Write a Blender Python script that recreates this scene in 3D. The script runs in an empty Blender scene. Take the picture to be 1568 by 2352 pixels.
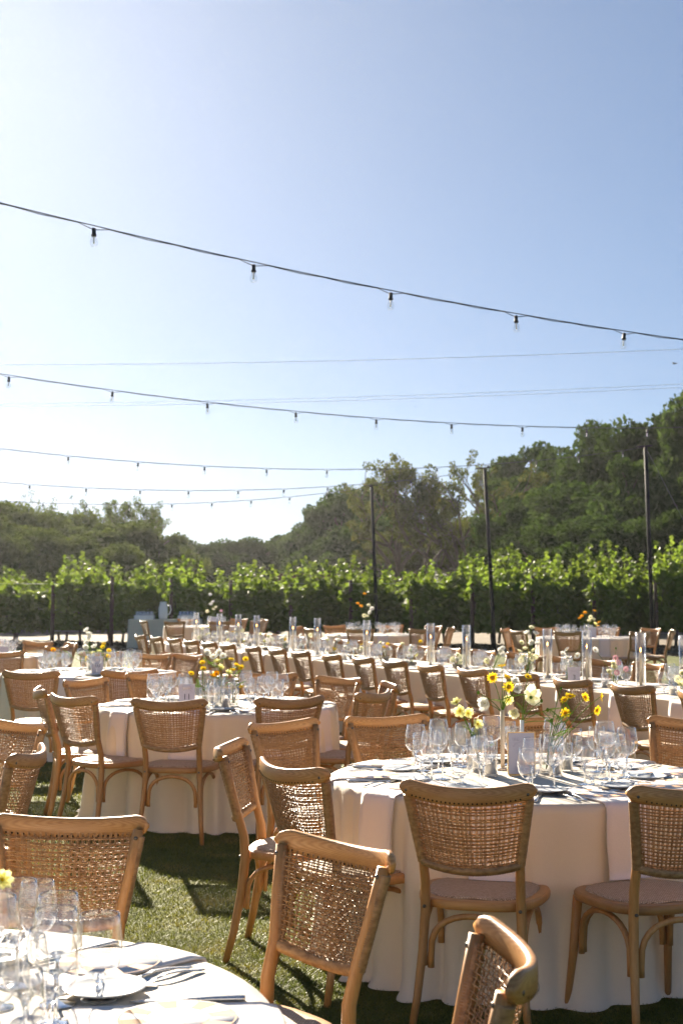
import bpy, bmesh, math, random
import numpy as np
from mathutils import Vector, Matrix, Euler
random.seed(7)
np.random.seed(7)
R = math.radians
sc = bpy.context.scene
col = sc.collection

# ------------------------------------------------------------------ camera, sky, sun, exposure
CAM_H = 1.58
FPX = 3267.0            # focal length in the measuring units (1568 x 2352)
PITCH = math.atan((1352 - 1176) / FPX)
cam_d = bpy.data.cameras.new('camera')
cam = bpy.data.objects.new('camera', cam_d)
col.objects.link(cam)
cam.location = (0, 0, CAM_H)
cam.rotation_euler = (R(90) + PITCH, 0, 0)
cam_d.sensor_fit = 'HORIZONTAL'
cam_d.sensor_width = 24.0
cam_d.lens = 24.0 * FPX / 1568.0
cam_d.clip_end = 3000
cam_d.clip_start = 0.05
cam_d.dof.use_dof = True
cam_d.dof.focus_distance = 5.4
cam_d.dof.aperture_fstop = 7.0
sc.camera = cam

SUN_EL = R(24)
SUN_AZ = R(-18)         # from +Y, positive to the right
w = bpy.data.worlds.new('World')
sc.world = w
w.use_nodes = True
wn = w.node_tree
bg = wn.nodes['Background']
sky = wn.nodes.new('ShaderNodeTexSky')
sky.sky_type = 'NISHITA'
sky.sun_disc = False
sky.sun_elevation = SUN_EL
sky.sun_rotation = SUN_AZ
sky.altitude = 50
sky.air_density = 0.65
sky.dust_density = 0.45
sky.ozone_density = 4.0
# the sky's wide range is compressed evenly in every direction, as in the soft pale sky of the photograph
def _mul(a, k):
    n_ = wn.nodes.new('ShaderNodeVectorMath'); n_.operation = 'SCALE'
    n_.inputs['Scale'].default_value = k
    wn.links.new(a, n_.inputs[0]); return n_.outputs[0]
gm = wn.nodes.new('ShaderNodeGamma')
gm.inputs['Gamma'].default_value = 0.64
wn.links.new(_mul(sky.outputs[0], 0.1), gm.inputs['Color'])
tint = wn.nodes.new('ShaderNodeVectorMath'); tint.operation = 'MULTIPLY'
tint.inputs[1].default_value = (0.91, 1.0, 1.10)     # white balance of the whole sky
wn.links.new(_mul(gm.outputs[0], 2.1), tint.inputs[0])
wn.links.new(tint.outputs[0], bg.inputs[0])
bg.inputs[1].default_value = 0.10
sun_d = bpy.data.lights.new('sun', 'SUN')
sun = bpy.data.objects.new('sun', sun_d)
col.objects.link(sun)
sun_d.energy = 5.0
sun_d.angle = R(0.6)
sun_d.color = (1.0, 0.88, 0.70)
sdir = Vector((math.sin(SUN_AZ) * math.cos(SUN_EL), math.cos(SUN_AZ) * math.cos(SUN_EL), math.sin(SUN_EL)))
sun.rotation_euler = sdir.to_track_quat('Z', 'Y').to_euler()
sun.location = (-10, 30, 20)
sc.view_settings.view_transform = 'Standard'
sc.view_settings.look = 'None'
sc.view_settings.gamma = 1
sc.view_settings.exposure = 1.97
HAZE = 0.00018
cy = sc.cycles
cy.use_denoising = True
cy.max_bounces = 10
cy.diffuse_bounces = 4
cy.glossy_bounces = 3
cy.transmission_bounces = 6
cy.transparent_max_bounces = 48
cy.caustics_reflective = False
cy.caustics_refractive = False
cy.sample_clamp_indirect = 6
cy.sample_clamp_direct = 0
sc.render.engine = 'CYCLES'

# ------------------------------------------------------------------ measuring helpers
def ray(px, py):
    u = (px - 784) / FPX
    v = (1176 - py) / FPX
    return Vector((u, math.cos(PITCH) - math.sin(PITCH) * v, math.sin(PITCH) + math.cos(PITCH) * v))
def at_z(px, py, z):
    d = ray(px, py)
    t = (z - CAM_H) / d.z
    return Vector((0, 0, CAM_H)) + d * t
def at_d(px, py, D):
    d = ray(px, py)
    return Vector((0, 0, CAM_H)) + d * (D / d.y)

# ------------------------------------------------------------------ materials
M = {}
def new_mat(name):
    m = bpy.data.materials.new(name)
    m.use_nodes = True
    nt = m.node_tree
    return m, nt, nt.nodes['Principled BSDF'], nt.nodes['Material Output']
def noise(nt, scale, detail=4, rough=0.55, coord='Object', stretch=None):
    tc = nt.nodes.new('ShaderNodeTexCoord')
    n = nt.nodes.new('ShaderNodeTexNoise')
    n.inputs['Scale'].default_value = scale
    n.inputs['Detail'].default_value = detail
    n.inputs['Roughness'].default_value = rough
    if stretch:
        mp = nt.nodes.new('ShaderNodeMapping')
        mp.inputs['Scale'].default_value = stretch
        nt.links.new(tc.outputs[coord], mp.inputs[0])
        nt.links.new(mp.outputs[0], n.inputs['Vector'])
    else:
        nt.links.new(tc.outputs[coord], n.inputs['Vector'])
    return n
def ramp(nt, fac, stops):
    r = nt.nodes.new('ShaderNodeValToRGB')
    els = r.color_ramp.elements
    while len(els) < len(stops):
        els.new(0.5)
    for e, (p, c) in zip(els, stops):
        e.position = p
        e.color = (*c, 1)
    nt.links.new(fac, r.inputs[0])
    return r
def bump(nt, b, height, strength, dist=0.01):
    bn = nt.nodes.new('ShaderNodeBump')
    bn.inputs['Strength'].default_value = strength
    bn.inputs['Distance'].default_value = dist
    nt.links.new(height, bn.inputs['Height'])
    nt.links.new(bn.outputs[0], b.inputs['Normal'])
    return bn
def mat_noise(name, c1, c2, scale, rough=0.6, bumps=0.0, stretch=None, coord='Object', detail=4, spec=0.5, dist=0.01, rnd=0.0):
    m, nt, b, o = new_mat(name)
    n = noise(nt, scale, detail, stretch=stretch, coord=coord)
    r = ramp(nt, n.outputs['Fac'], [(0.32, c1), (0.68, c2)])
    src = r.outputs[0]
    if rnd:
        oi = nt.nodes.new('ShaderNodeObjectInfo')
        hs = nt.nodes.new('ShaderNodeHueSaturation')
        mr = nt.nodes.new('ShaderNodeMapRange')
        mr.inputs['To Min'].default_value = 1 - rnd
        mr.inputs['To Max'].default_value = 1 + rnd
        nt.links.new(oi.outputs['Random'], mr.inputs[0])
        nt.links.new(mr.outputs[0], hs.inputs['Value'])
        nt.links.new(src, hs.inputs['Color'])
        src = hs.outputs[0]
    nt.links.new(src, b.inputs['Base Color'])
    b.inputs['Roughness'].default_value = rough
    b.inputs['Specular IOR Level'].default_value = spec
    if bumps:
        bump(nt, b, n.outputs['Fac'], bumps, dist)
    M[name] = m
    return m
def mat_plain(name, c, rough=0.5, metal=0.0, spec=0.5):
    m, nt, b, o = new_mat(name)
    b.inputs['Base Color'].default_value = (*c, 1)
    b.inputs['Roughness'].default_value = rough
    b.inputs['Metallic'].default_value = metal
    b.inputs['Specular IOR Level'].default_value = spec
    M[name] = m
    return m
def mat_trans(name, stops, scale, trans=0.4, tcol=None, rough=0.5, coord='Object', spec=0.0, rnd=0.0):
    """leaf / petal / cloth: surface plus light let through from behind"""
    m, nt, b, o = new_mat(name)
    n = noise(nt, scale, 3, coord=coord)
    r = ramp(nt, n.outputs['Fac'], stops)
    src = r.outputs[0]
    if rnd:
        oi = nt.nodes.new('ShaderNodeObjectInfo')
        hs = nt.nodes.new('ShaderNodeHueSaturation')
        mr = nt.nodes.new('ShaderNodeMapRange')
        mr.inputs['To Min'].default_value = 1 - rnd
        mr.inputs['To Max'].default_value = 1 + rnd
        nt.links.new(oi.outputs['Random'], mr.inputs[0])
        nt.links.new(mr.outputs[0], hs.inputs['Value'])
        nt.links.new(src, hs.inputs['Color'])
        src = hs.outputs[0]
    nt.links.new(src, b.inputs['Base Color'])
    b.inputs['Roughness'].default_value = rough
    b.inputs['Specular IOR Level'].default_value = spec
    t = nt.nodes.new('ShaderNodeBsdfTranslucent')
    if tcol:
        mx = nt.nodes.new('ShaderNodeMixRGB')
        mx.blend_type = 'MULTIPLY'
        mx.inputs[0].default_value = 1
        mx.inputs[2].default_value = (*tcol, 1)
        nt.links.new(src, mx.inputs[1])
        nt.links.new(mx.outputs[0], t.inputs[0])
    else:
        nt.links.new(src, t.inputs[0])
    ms = nt.nodes.new('ShaderNodeMixShader')
    ms.inputs[0].default_value = trans
    nt.links.new(b.outputs[0], ms.inputs[1])
    nt.links.new(t.outputs[0], ms.inputs[2])
    nt.links.new(ms.outputs[0], o.inputs[0])
    M[name] = m
    return m

def mat_wood(name, c1, c2, c3, st, fig=0.0):
    m, nt, b, o = new_mat(name)
    n1 = noise(nt, 10, 5, 0.6, stretch=st)
    n2 = noise(nt, 55, 3, 0.6, stretch=st)
    mx = nt.nodes.new('ShaderNodeMixRGB')
    mx.inputs[0].default_value = 0.4
    nt.links.new(n1.outputs['Fac'], mx.inputs[1])
    nt.links.new(n2.outputs['Fac'], mx.inputs[2])
    fac = mx.outputs[0]
    if fig:     # cathedral figure of a flat sawn rail
        tc = nt.nodes.new('ShaderNodeTexCoord')
        mp = nt.nodes.new('ShaderNodeMapping')
        mp.inputs['Location'].default_value = (0.03, 0, -0.87 * 9)
        mp.inputs['Scale'].default_value = (1.1, 0.4, 9.0)
        nt.links.new(tc.outputs['Object'], mp.inputs[0])
        wv = nt.nodes.new('ShaderNodeTexWave')
        wv.wave_type = 'RINGS'; wv.rings_direction = 'Y'
        wv.inputs['Scale'].default_value = 9.0
        wv.inputs['Distortion'].default_value = 2.5
        wv.inputs['Detail'].default_value = 2
        wv.inputs['Detail Scale'].default_value = 1.2
        nt.links.new(mp.outputs[0], wv.inputs[0])
        m2 = nt.nodes.new('ShaderNodeMixRGB'); m2.inputs[0].default_value = fig
        nt.links.new(fac, m2.inputs[1]); nt.links.new(wv.outputs['Fac'], m2.inputs[2])
        fac = m2.outputs[0]
    r = ramp(nt, fac, [(0.28, c1), (0.5, c2), (0.72, c3)])
    oi = nt.nodes.new('ShaderNodeObjectInfo')
    hs = nt.nodes.new('ShaderNodeHueSaturation')
    mr = nt.nodes.new('ShaderNodeMapRange')
    mr.inputs['To Min'].default_value = 0.78
    mr.inputs['To Max'].default_value = 1.18
    nt.links.new(oi.outputs['Random'], mr.inputs[0])
    nt.links.new(mr.outputs[0], hs.inputs['Value'])
    nt.links.new(r.outputs[0], hs.inputs['Color'])
    nt.links.new(hs.outputs[0], b.inputs['Base Color'])
    b.inputs['Roughness'].default_value = 0.4
    bump(nt, b, fac, 0.10, 0.003)
    M[name] = m
mat_wood('chair_wood', (0.37, 0.16, 0.046), (0.50, 0.24, 0.074), (0.58, 0.315, 0.112), (3, 3, 0.35))
mat_wood('rail_wood', (0.37, 0.16, 0.046), (0.50, 0.24, 0.074), (0.58, 0.315, 0.112), (0.35, 3, 3), 0.22)
mat_noise('cane', (0.25, 0.125, 0.048), (0.50, 0.29, 0.125), 45, 0.45, 0.25, stretch=(1, 1, 1.6), rnd=0.1, dist=0.003)
mat_plain('hole', (0.015, 0.010, 0.006), 0.9)
mat_plain('bolt_metal', (0.14, 0.12, 0.10), 0.35, 0.9)
def mat_seat():
    m, nt, b, o = new_mat('seat_weave')
    tc = nt.nodes.new('ShaderNodeTexCoord')
    v = nt.nodes.new('ShaderNodeTexBrick')
    v.inputs['Scale'].default_value = 60
    v.inputs['Mortar Size'].default_value = 0.06
    v.inputs['Mortar Smooth'].default_value = 0.6
    v.inputs['Brick Width'].default_value = 0.55
    v.inputs['Row Height'].default_value = 0.35
    v.inputs['Color1'].default_value = (0.72, 0.56, 0.39, 1)
    v.inputs['Color2'].default_value = (0.56, 0.40, 0.26, 1)
    v.inputs['Mortar'].default_value = (0.24, 0.155, 0.09, 1)
    nt.links.new(tc.outputs['Object'], v.inputs['Vector'])
    nt.links.new(v.outputs['Color'], b.inputs['Base Color'])
    b.inputs['Roughness'].default_value = 0.65
    iv = nt.nodes.new('ShaderNodeMath'); iv.operation = 'SUBTRACT'
    iv.inputs[0].default_value = 1
    nt.links.new(v.outputs['Fac'], iv.inputs[1])
    bump(nt, b, iv.outputs[0], 0.9, 0.003)
    M['seat_weave'] = m
mat_seat()
def mat_cloth(name, c, trans, wr=0.25, sc_=5):
    m, nt, b, o = new_mat(name)
    n = noise(nt, sc_, 5, 0.55)
    nf = noise(nt, 320, 2)
    r = ramp(nt, nf.outputs['Fac'], [(0.3, tuple(x * 0.95 for x in c)), (0.7, tuple(min(1, x * 1.04) for x in c))])
    nt.links.new(r.outputs[0], b.inputs['Base Color'])
    b.inputs['Roughness'].default_value = 0.62
    b.inputs['Sheen Weight'].default_value = 0.15
    b.inputs['Specular IOR Level'].default_value = 0.3
    b1 = bump(nt, b, n.outputs['Fac'], wr, 0.03)
    n3 = noise(nt, 24, 4, 0.6, stretch=(1, 1, 0.35))
    b2 = bump(nt, b, n3.outputs['Fac'], wr * 0.5, 0.01)
    nt.links.new(b1.outputs[0], b2.inputs['Normal'])
    t = nt.nodes.new('ShaderNodeBsdfTranslucent')
    t.inputs[0].default_value = (c[0] * 0.98, c[1] * 0.93, c[2] * 0.84, 1)
    ms = nt.nodes.new('ShaderNodeMixShader')
    ms.inputs[0].default_value = trans
    nt.links.new(b.outputs[0], ms.inputs[1])
    nt.links.new(t.outputs[0], ms.inputs[2])
    nt.links.new(ms.outputs[0], o.inputs[0])
    M[name] = m
mat_cloth('linen', (0.94, 0.85, 0.71), 0.30)
mat_cloth('napkin', (0.90, 0.83, 0.79), 0.10, 0.10, 12)
mat_cloth('bar_cloth', (0.92, 0.91, 0.78), 0.5)
def mat_glass(name, tint, lo, gain, rough=0.03):
    m, nt, b, o = new_mat(name)
    tr = nt.nodes.new('ShaderNodeBsdfTransparent')
    tr.inputs[0].default_value = (*tint, 1)
    gl = nt.nodes.new('ShaderNodeBsdfGlossy')
    gl.inputs['Roughness'].default_value = rough
    gl.inputs[0].default_value = (1, 1, 1, 1)
    lw = nt.nodes.new('ShaderNodeLayerWeight')
    lw.inputs[0].default_value = 0.5
    pw = nt.nodes.new('ShaderNodeMath'); pw.operation = 'POWER'; pw.inputs[1].default_value = 2.9
    nt.links.new(lw.outputs['Facing'], pw.inputs[0])
    ml = nt.nodes.new('ShaderNodeMath'); ml.operation = 'MULTIPLY_ADD'; ml.use_clamp = True
    ml.inputs[1].default_value = gain
    ml.inputs[2].default_value = lo
    nt.links.new(pw.outputs[0], ml.inputs[0])
    ms = nt.nodes.new('ShaderNodeMixShader')
    nt.links.new(ml.outputs[0], ms.inputs[0])
    nt.links.new(tr.outputs[0], ms.inputs[1])
    nt.links.new(gl.outputs[0], ms.inputs[2])
    nt.links.new(ms.outputs[0], o.inputs[0])
    M[name] = m
mat_glass('thin_glass', (0.99, 0.993, 0.997), 0.12, 1.25)
m, nt, b, o = new_mat('stem_glass')
b.inputs['Transmission Weight'].default_value = 1.0
b.inputs['IOR'].default_value = 1.5
b.inputs['Roughness'].default_value = 0.03
b.inputs['Base Color'].default_value = (0.96, 0.98, 0.99, 1)
M['stem_glass'] = m
mat_glass('bulb_glass', (0.95, 0.96, 0.96), 0.06, 0.7, 0.03)
mat_plain('steel', (0.62, 0.62, 0.63), 0.22, 1.0)
mat_plain('porcelain', (0.80, 0.81, 0.80), 0.18)
mat_plain('white_ceramic', (0.82, 0.81, 0.78), 0.25)
mat_noise('stoneware', (0.20, 0.18, 0.14), (0.34, 0.31, 0.25), 30, 0.6, 0.1)
mat_plain('paper', (0.82, 0.80, 0.79), 0.8)
mat_plain('card_lilac', (0.70, 0.66, 0.72), 0.7)
mat_plain('peach_print', (0.50, 0.27, 0.14), 0.8)
mat_plain('ink', (0.10, 0.10, 0.12), 0.8)
mat_plain('faint_ink', (0.47, 0.44, 0.50), 0.8)
mat_plain('brass', (0.70, 0.52, 0.25), 0.3, 1.0)
mat_plain('copper', (0.75, 0.36, 0.18), 0.25, 1.0)
mat_trans('wax', [(0.3, (0.78, 0.69, 0.52)), (0.7, (0.82, 0.74, 0.58))], 20, 0.35)
mat_plain('white_wax', (0.85, 0.83, 0.79), 0.4)
mat_plain('black_metal', (0.012, 0.012, 0.014), 0.7, 0.0, 0.2)
mat_plain('cable_black', (0.02, 0.02, 0.022), 0.6)
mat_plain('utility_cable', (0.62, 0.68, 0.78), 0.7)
mat_plain('table_ply', (0.35, 0.25, 0.15), 0.6)
mat_plain('grey_box', (0.42, 0.43, 0.44), 0.5)
mat_noise('post_wood', (0.045, 0.025, 0.017), (0.10, 0.055, 0.035), 20, 0.8, 0.3, stretch=(1, 1, 0.15))
mat_noise('bark', (0.045, 0.035, 0.026), (0.12, 0.095, 0.072), 9, 0.9, 0.5, stretch=(1, 1, 0.3), dist=0.05)
mat_plain('drip_tape', (0.28, 0.28, 0.27), 0.3)
mat_plain('wire', (0.35, 0.35, 0.35), 0.35, 0.8)
mat_plain('bird_dark', (0.05, 0.05, 0.055), 0.7)
mat_plain('roof_brown', (0.06, 0.036, 0.028), 0.95, 0.0, 0.0)
def mat_emit(name, c, s):
    m, nt, b, o = new_mat(name)
    e = nt.nodes.new('ShaderNodeEmission')
    e.inputs[0].default_value = (*c, 1)
    e.inputs[1].default_value = s
    nt.links.new(e.outputs[0], o.inputs[0])
    M[name] = m
mat_emit('flame', (1.0, 0.42, 0.10), 6.0)
mat_trans('vine_leaf', [(0.25, (0.075, 0.13, 0.024)), (0.55, (0.11, 0.165, 0.032)), (0.85, (0.16, 0.20, 0.045))], 2.6, 0.48, (1.5, 1.42, 0.75), 0.55, spec=0.08, rnd=0.22)
mat_trans('oak_leaf', [(0.3, (0.028, 0.052, 0.015)), (0.7, (0.062, 0.095, 0.028))], 0.9, 0.30, (1.3, 1.3, 0.8), 0.5, rnd=0.18)
mat_trans('oak_leaf_brown', [(0.3, (0.05, 0.062, 0.018)), (0.6, (0.08, 0.09, 0.027)), (0.85, (0.13, 0.115, 0.03))], 0.8, 0.38, (1.25, 1.25, 0.75), 0.5, rnd=0.1)
mat_trans('stem_green', [(0.3, (0.10, 0.19, 0.03)), (0.7, (0.16, 0.26, 0.05))], 20, 0.3, (1.2, 1.2, 0.6))
mat_trans('petal_yellow', [(0.3, (0.83, 0.55, 0.02)), (0.7, (0.90, 0.68, 0.04))], 30, 0.4)
mat_trans('petal_pale', [(0.3, (0.82, 0.78, 0.30)), (0.7, (0.86, 0.83, 0.42))], 30, 0.4)
mat_trans('petal_cream', [(0.3, (0.80, 0.78, 0.52)), (0.7, (0.85, 0.83, 0.62))], 30, 0.4)
mat_trans('petal_white', [(0.3, (0.82, 0.81, 0.74)), (0.7, (0.86, 0.85, 0.80))], 30, 0.35)
mat_trans('petal_orange', [(0.3, (0.85, 0.36, 0.01)), (0.7, (0.90, 0.48, 0.02))], 30, 0.4)
mat_trans('petal_pink', [(0.3, (0.62, 0.36, 0.42)), (0.7, (0.74, 0.50, 0.53))], 60, 0.25)
mat_plain('flower_eye', (0.55, 0.25, 0.015), 0.8)
mat_trans('turf_blade', [(0.3, (0.085, 0.11, 0.022)), (0.52, (0.15, 0.16, 0.034)), (0.72, (0.27, 0.23, 0.075))], 3.4, 0.3, (1.3, 1.3, 0.6), 0.45, spec=0.25)

def mat_ground():
    m, nt, b, o = new_mat('lawn_turf')
    n1 = noise(nt, 0.9, 5)
    n2 = noise(nt, 60, 4)
    mx = nt.nodes.new('ShaderNodeMixRGB'); mx.inputs[0].default_value = 0.55
    nt.links.new(n1.outputs['Fac'], mx.inputs[1]); nt.links.new(n2.outputs['Fac'], mx.inputs[2])
    r = ramp(nt, mx.outputs[0], [(0.32, (0.055, 0.070, 0.015)), (0.5, (0.105, 0.12, 0.028)), (0.68, (0.16, 0.16, 0.05))])
    nt.links.new(r.outputs[0], b.inputs['Base Color'])
    b.inputs['Roughness'].default_value = 0.85
    b.inputs['Specular IOR Level'].default_value = 0.12
    bump(nt, b, n2.outputs['Fac'], 0.9, 0.03)
    M['lawn_turf'] = m
    m, nt, b, o = new_mat('dry_earth')
    n1 = noise(nt, 0.35, 6); n2 = noise(nt, 14, 5)
    mx = nt.nodes.new('ShaderNodeMixRGB'); mx.inputs[0].default_value = 0.5
    nt.links.new(n1.outputs['Fac'], mx.inputs[1]); nt.links.new(n2.outputs['Fac'], mx.inputs[2])
    r = ramp(nt, mx.outputs[0], [(0.35, (0.075, 0.052, 0.028)), (0.5, (0.125, 0.088, 0.048)), (0.66, (0.21, 0.155, 0.085))])
    nt.links.new(r.outputs[0], b.inputs['Base Color'])
    b.inputs['Roughness'].default_value = 0.9
    bump(nt, b, n2.outputs['Fac'], 0.6, 0.05)
    M['dry_earth'] = m
    mat_noise('hill_scrub', (0.018, 0.03, 0.010), (0.05, 0.065, 0.022), 0.5, 0.9, 0.8, detail=8, dist=1.0)
mat_ground()

# ------------------------------------------------------------------ mesh helpers
class MB:
    def __init__(s):
        s.v = []; s.f = []; s.mi = []; s.sm = []
    def add(s, verts, faces, mi=0, smooth=True):
        o = len(s.v)
        s.v.extend([tuple(p) for p in verts])
        for f in faces:
            s.f.append(tuple(i + o for i in f)); s.mi.append(mi); s.sm.append(smooth)
    def box(s, x0, x1, y0, y1, z0, z1, mi=0):
        vs = [(x, y, z) for x in (x0, x1) for y in (y0, y1) for z in (z0, z1)]
        s.add(vs, [(0, 1, 3, 2), (4, 6, 7, 5), (0, 4, 5, 1), (2, 3, 7, 6), (0, 2, 6, 4), (1, 5, 7, 3)], mi, False)
    def lathe(s, prof, n=20, mi=0, center=(0, 0, 0), smooth=True, closed=False):
        cx, cy_, cz = center
        vs = []; fs = []
        for r, z in prof:
            for k in range(n):
                a = 2 * math.pi * k / n
                vs.append((cx + r * math.cos(a), cy_ + r * math.sin(a), cz + z))
        m = len(prof)
        for i in range(m - 1):
            for k in range(n):
                k2 = (k + 1) % n
                fs.append((i * n + k, i * n + k2, (i + 1) * n + k2, (i + 1) * n + k))
        s.add(vs, fs, mi, smooth)
    def disc(s, r, z, n=20, mi=0, c=(0, 0)):
        vs = [(c[0] + r * math.cos(2 * math.pi * k / n), c[1] + r * math.sin(2 * math.pi * k / n), z) for k in range(n)]
        s.add(vs, [tuple(range(n))], mi, False)
    def tube(s, pts, rad, n=8, mi=0, caps=True, ell=None):
        pts = [Vector(p) for p in pts]
        m = len(pts)
        if not hasattr(rad, '__len__'):
            rad = [rad] * m
        t0 = (pts[1] - pts[0]).normalized()
        up = Vector((0, 0, 1)) if abs(t0.z) < 0.9 else Vector((0, 1, 0))
        nrm = (up - t0 * up.dot(t0)).normalized()
        vs = []; fs = []
        for i, p in enumerate(pts):
            if i == 0: t = t0
            elif i == m - 1: t = (pts[i] - pts[i - 1]).normalized()
            else: t = (pts[i + 1] - pts[i - 1]).normalized()
            nrm = (nrm - t * nrm.dot(t)).normalized()
            bn = t.cross(nrm)
            for k in range(n):
                a = 2 * math.pi * k / n
                e = ell if ell else (1, 1)
                vs.append(p + nrm * (math.cos(a) * rad[i] * e[0]) + bn * (math.sin(a) * rad[i] * e[1]))
        for i in range(m - 1):
            for k in range(n):
                k2 = (k + 1) % n
                fs.append((i * n + k, i * n + k2, (i + 1) * n + k2, (i + 1) * n + k))
        if caps:
            fs.append(tuple(reversed(range(n)))); fs.append(tuple((m - 1) * n + k for k in range(n)))
        s.add(vs, fs, mi, True)
    def ribbon(s, pts, wvec, nvec, hw, ht, mi=0):
        """flat strand of rectangular section along pts"""
        vs = []; fs = []
        m = len(pts)
        for p, wv, nv in zip(pts, wvec, nvec):
            vs += [p - wv * hw, p + nv * ht, p + wv * hw, p - nv * ht]
        for i in range(m - 1):
            for k in range(4):
                k2 = (k + 1) % 4
                fs.append((i * 4 + k, i * 4 + k2, (i + 1) * 4 + k2, (i + 1) * 4 + k))
        s.add(vs, fs, mi, True)
    def mesh(s, name, mats):
        me = bpy.data.meshes.new(name)
        me.from_pydata(s.v, [], s.f)
        for mn in (mats if isinstance(mats, (list, tuple)) else [mats]):
            me.materials.append(M[mn])
        me.polygons.foreach_set('material_index', s.mi)
        me.polygons.foreach_set('use_smooth', s.sm)
        me.update()
        return me
def np_mesh(name, verts, faces_n, nper, mat, smooth=False):
    """verts (N,3); every face nper consecutive vertices"""
    me = bpy.data.meshes.new(name)
    nv = len(verts)
    nf = nv // nper
    me.vertices.add(nv)
    me.vertices.foreach_set('co', np.asarray(verts, dtype=np.float32).ravel())
    me.loops.add(nv)
    me.loops.foreach_set('vertex_index', np.arange(nv, dtype=np.int32))
    me.polygons.add(nf)
    me.polygons.foreach_set('loop_start', np.arange(0, nv, nper, dtype=np.int32))
    me.polygons.foreach_set('loop_total', np.full(nf, nper, dtype=np.int32))
    me.materials.append(M[mat])
    if smooth:
        me.polygons.foreach_set('use_smooth', [True] * nf)
    me.update()
    me.validate()
    return me
def obj(name, me, parent=None, kind=None, label=None):
    o = bpy.data.objects.new(name, me)
    col.objects.link(o)
    if parent is not None:
        o.parent = parent
    if kind: o['kind'] = kind
    if label: o['label'] = label
    return o
def tag(o, label, cat, group=None):
    o['label'] = label
    o['category'] = cat
    if group: o['group'] = group
    return o
def empty(name, loc=(0, 0, 0), rz=0):
    o = bpy.data.objects.new(name, None)
    col.objects.link(o)
    o.empty_display_size = 0.1
    o.location = loc
    o.rotation_euler = (0, 0, rz)
    return o
KIDS = {}
def kids(o):
    return list(o.children)
def copy_tree(o, parent=None):
    c = o.copy()
    col.objects.link(c)
    c.parent = parent
    for ch in kids(o):
        copy_tree(ch, c)
    return c
class Proto:
    """builds a thing once; the first use takes the built one, later uses copy it"""
    def __init__(s, build):
        s.build = build; s.o = None
    def put(s, loc, rz=0, label=None, cat=None, group=None, scale=None, rot=None):
        if s.o is None:
            s.o = s.build(); o = s.o
        else:
            o = copy_tree(s.o)
        o.location = loc
        o.rotation_euler = rot if rot is not None else (0, 0, rz)
        if scale: o.scale = (scale,) * 3 if not hasattr(scale, '__len__') else scale
        else: o.scale = (1, 1, 1)
        if label: o['label'] = label
        if cat: o['category'] = cat
        if group: o['group'] = group
        return o

# ------------------------------------------------------------------ ground and setting
mb = MB()
mb.add([(-900, -60, 0), (900, -60, 0), (900, 1500, 0), (-900, 1500, 0)], [(0, 1, 2, 3)], smooth=False)
obj('ground', mb.mesh('ground', 'dry_earth'), kind='structure')
# lawn: artificial turf under the tables, edge towards the vines uneven
def lawn_edge(x):
    return 35.2 - 0.22 * x + 0.35 * math.sin(x * 1.3) + 0.2 * math.sin(x * 3.7)
mb = MB()
xs = [i * 0.5 - 18 for i in range(73)]
vs = [(x, -6, 0.004) for x in xs] + [(x, lawn_edge(x), 0.004) for x in xs]
n = len(xs)
mb.add(vs, [(i, i + 1, n + i + 1, n + i) for i in range(n - 1)], smooth=False)
obj('lawn', mb.mesh('lawn', 'lawn_turf'), kind='structure')
# grass blades
def blades():
    P = []
    def scatter(d0, d1, dens):
        area = 0.27 * (d1 * d1 - d0 * d0) + 0.8 * (d1 - d0)
        n_ = int(area * dens * 1.25)
        D = np.sqrt(np.random.rand(n_) * (d1 * d1 - d0 * d0) + d0 * d0)
        X = (np.random.rand(n_) * 2 - 1) * (0.27 * D + 0.4)
        return X, D
    V = []
    for d0, d1, dens, hs, ws in ((2.2, 6.5, 15000, 0.014, 0.0013), (6.5, 10, 6000, 0.016, 0.0020), (10, 17, 1800, 0.018, 0.0036)):
        X, D = scatter(d0, d1, dens)
        n_ = len(X)
        a = np.random.rand(n_) * 2 * np.pi
        h = hs * (0.6 + 0.8 * np.random.rand(n_))
        lean = (np.random.rand(n_) * 1.5 + 0.1) * h
        la = a + np.pi / 2 + (np.random.rand(n_) - 0.5)
        wx, wy = np.cos(a) * ws, np.sin(a) * ws
        lx, ly = np.cos(la) * lean, np.sin(la) * lean
        z0 = np.full(n_, 0.003)
        A = np.stack([X - wx, D - wy, z0], 1); B = np.stack([X + wx, D + wy, z0], 1)
        C_ = np.stack([X + lx + wx * 0.5, D + ly + wy * 0.5, h], 1); Dd = np.stack([X + lx - wx * 0.5, D + ly - wy * 0.5, h], 1)
        V.append(np.stack([A, B, C_, Dd], 1).reshape(-1, 3))
    V = np.concatenate(V)
    return np_mesh('grass_blades', V, None, 4, 'turf_blade')
tag(obj('grass_blades', blades(), kind='stuff'), 'short green artificial turf blades covering the lawn under the tables', 'grass')
# mulch clods along the vine row
def clods():
    V = []
    n_ = 9000
    X = np.random.rand(n_) * 30 - 13
    D = np.array([lawn_edge(x) for x in X]) + np.random.rand(n_) * 5.5 + 0.1
    s_ = 0.02 + 0.05 * np.random.rand(n_) ** 2
    for k in range(3):
        pass
    a = np.random.rand(n_) * 6.28
    p = np.stack([X, D, s_ * 0.4], 1)
    e1 = np.stack([np.cos(a), np.sin(a), np.random.rand(n_) * 0.6 - 0.3], 1) * s_[:, None]
    e2 = np.stack([-np.sin(a), np.cos(a), np.random.rand(n_) * 1.0], 1) * (s_ * 0.6)[:, None]
    return np_mesh('bark_mulch', np.stack([p - e1 - e2, p + e1 - e2, p + e1 + e2, p - e1 + e2], 1).reshape(-1, 3), None, 4, 'dry_earth')
tag(obj('bark_mulch', clods(), kind='stuff'), 'loose dry straw and bark mulch along the foot of the vines', 'mulch')
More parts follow.
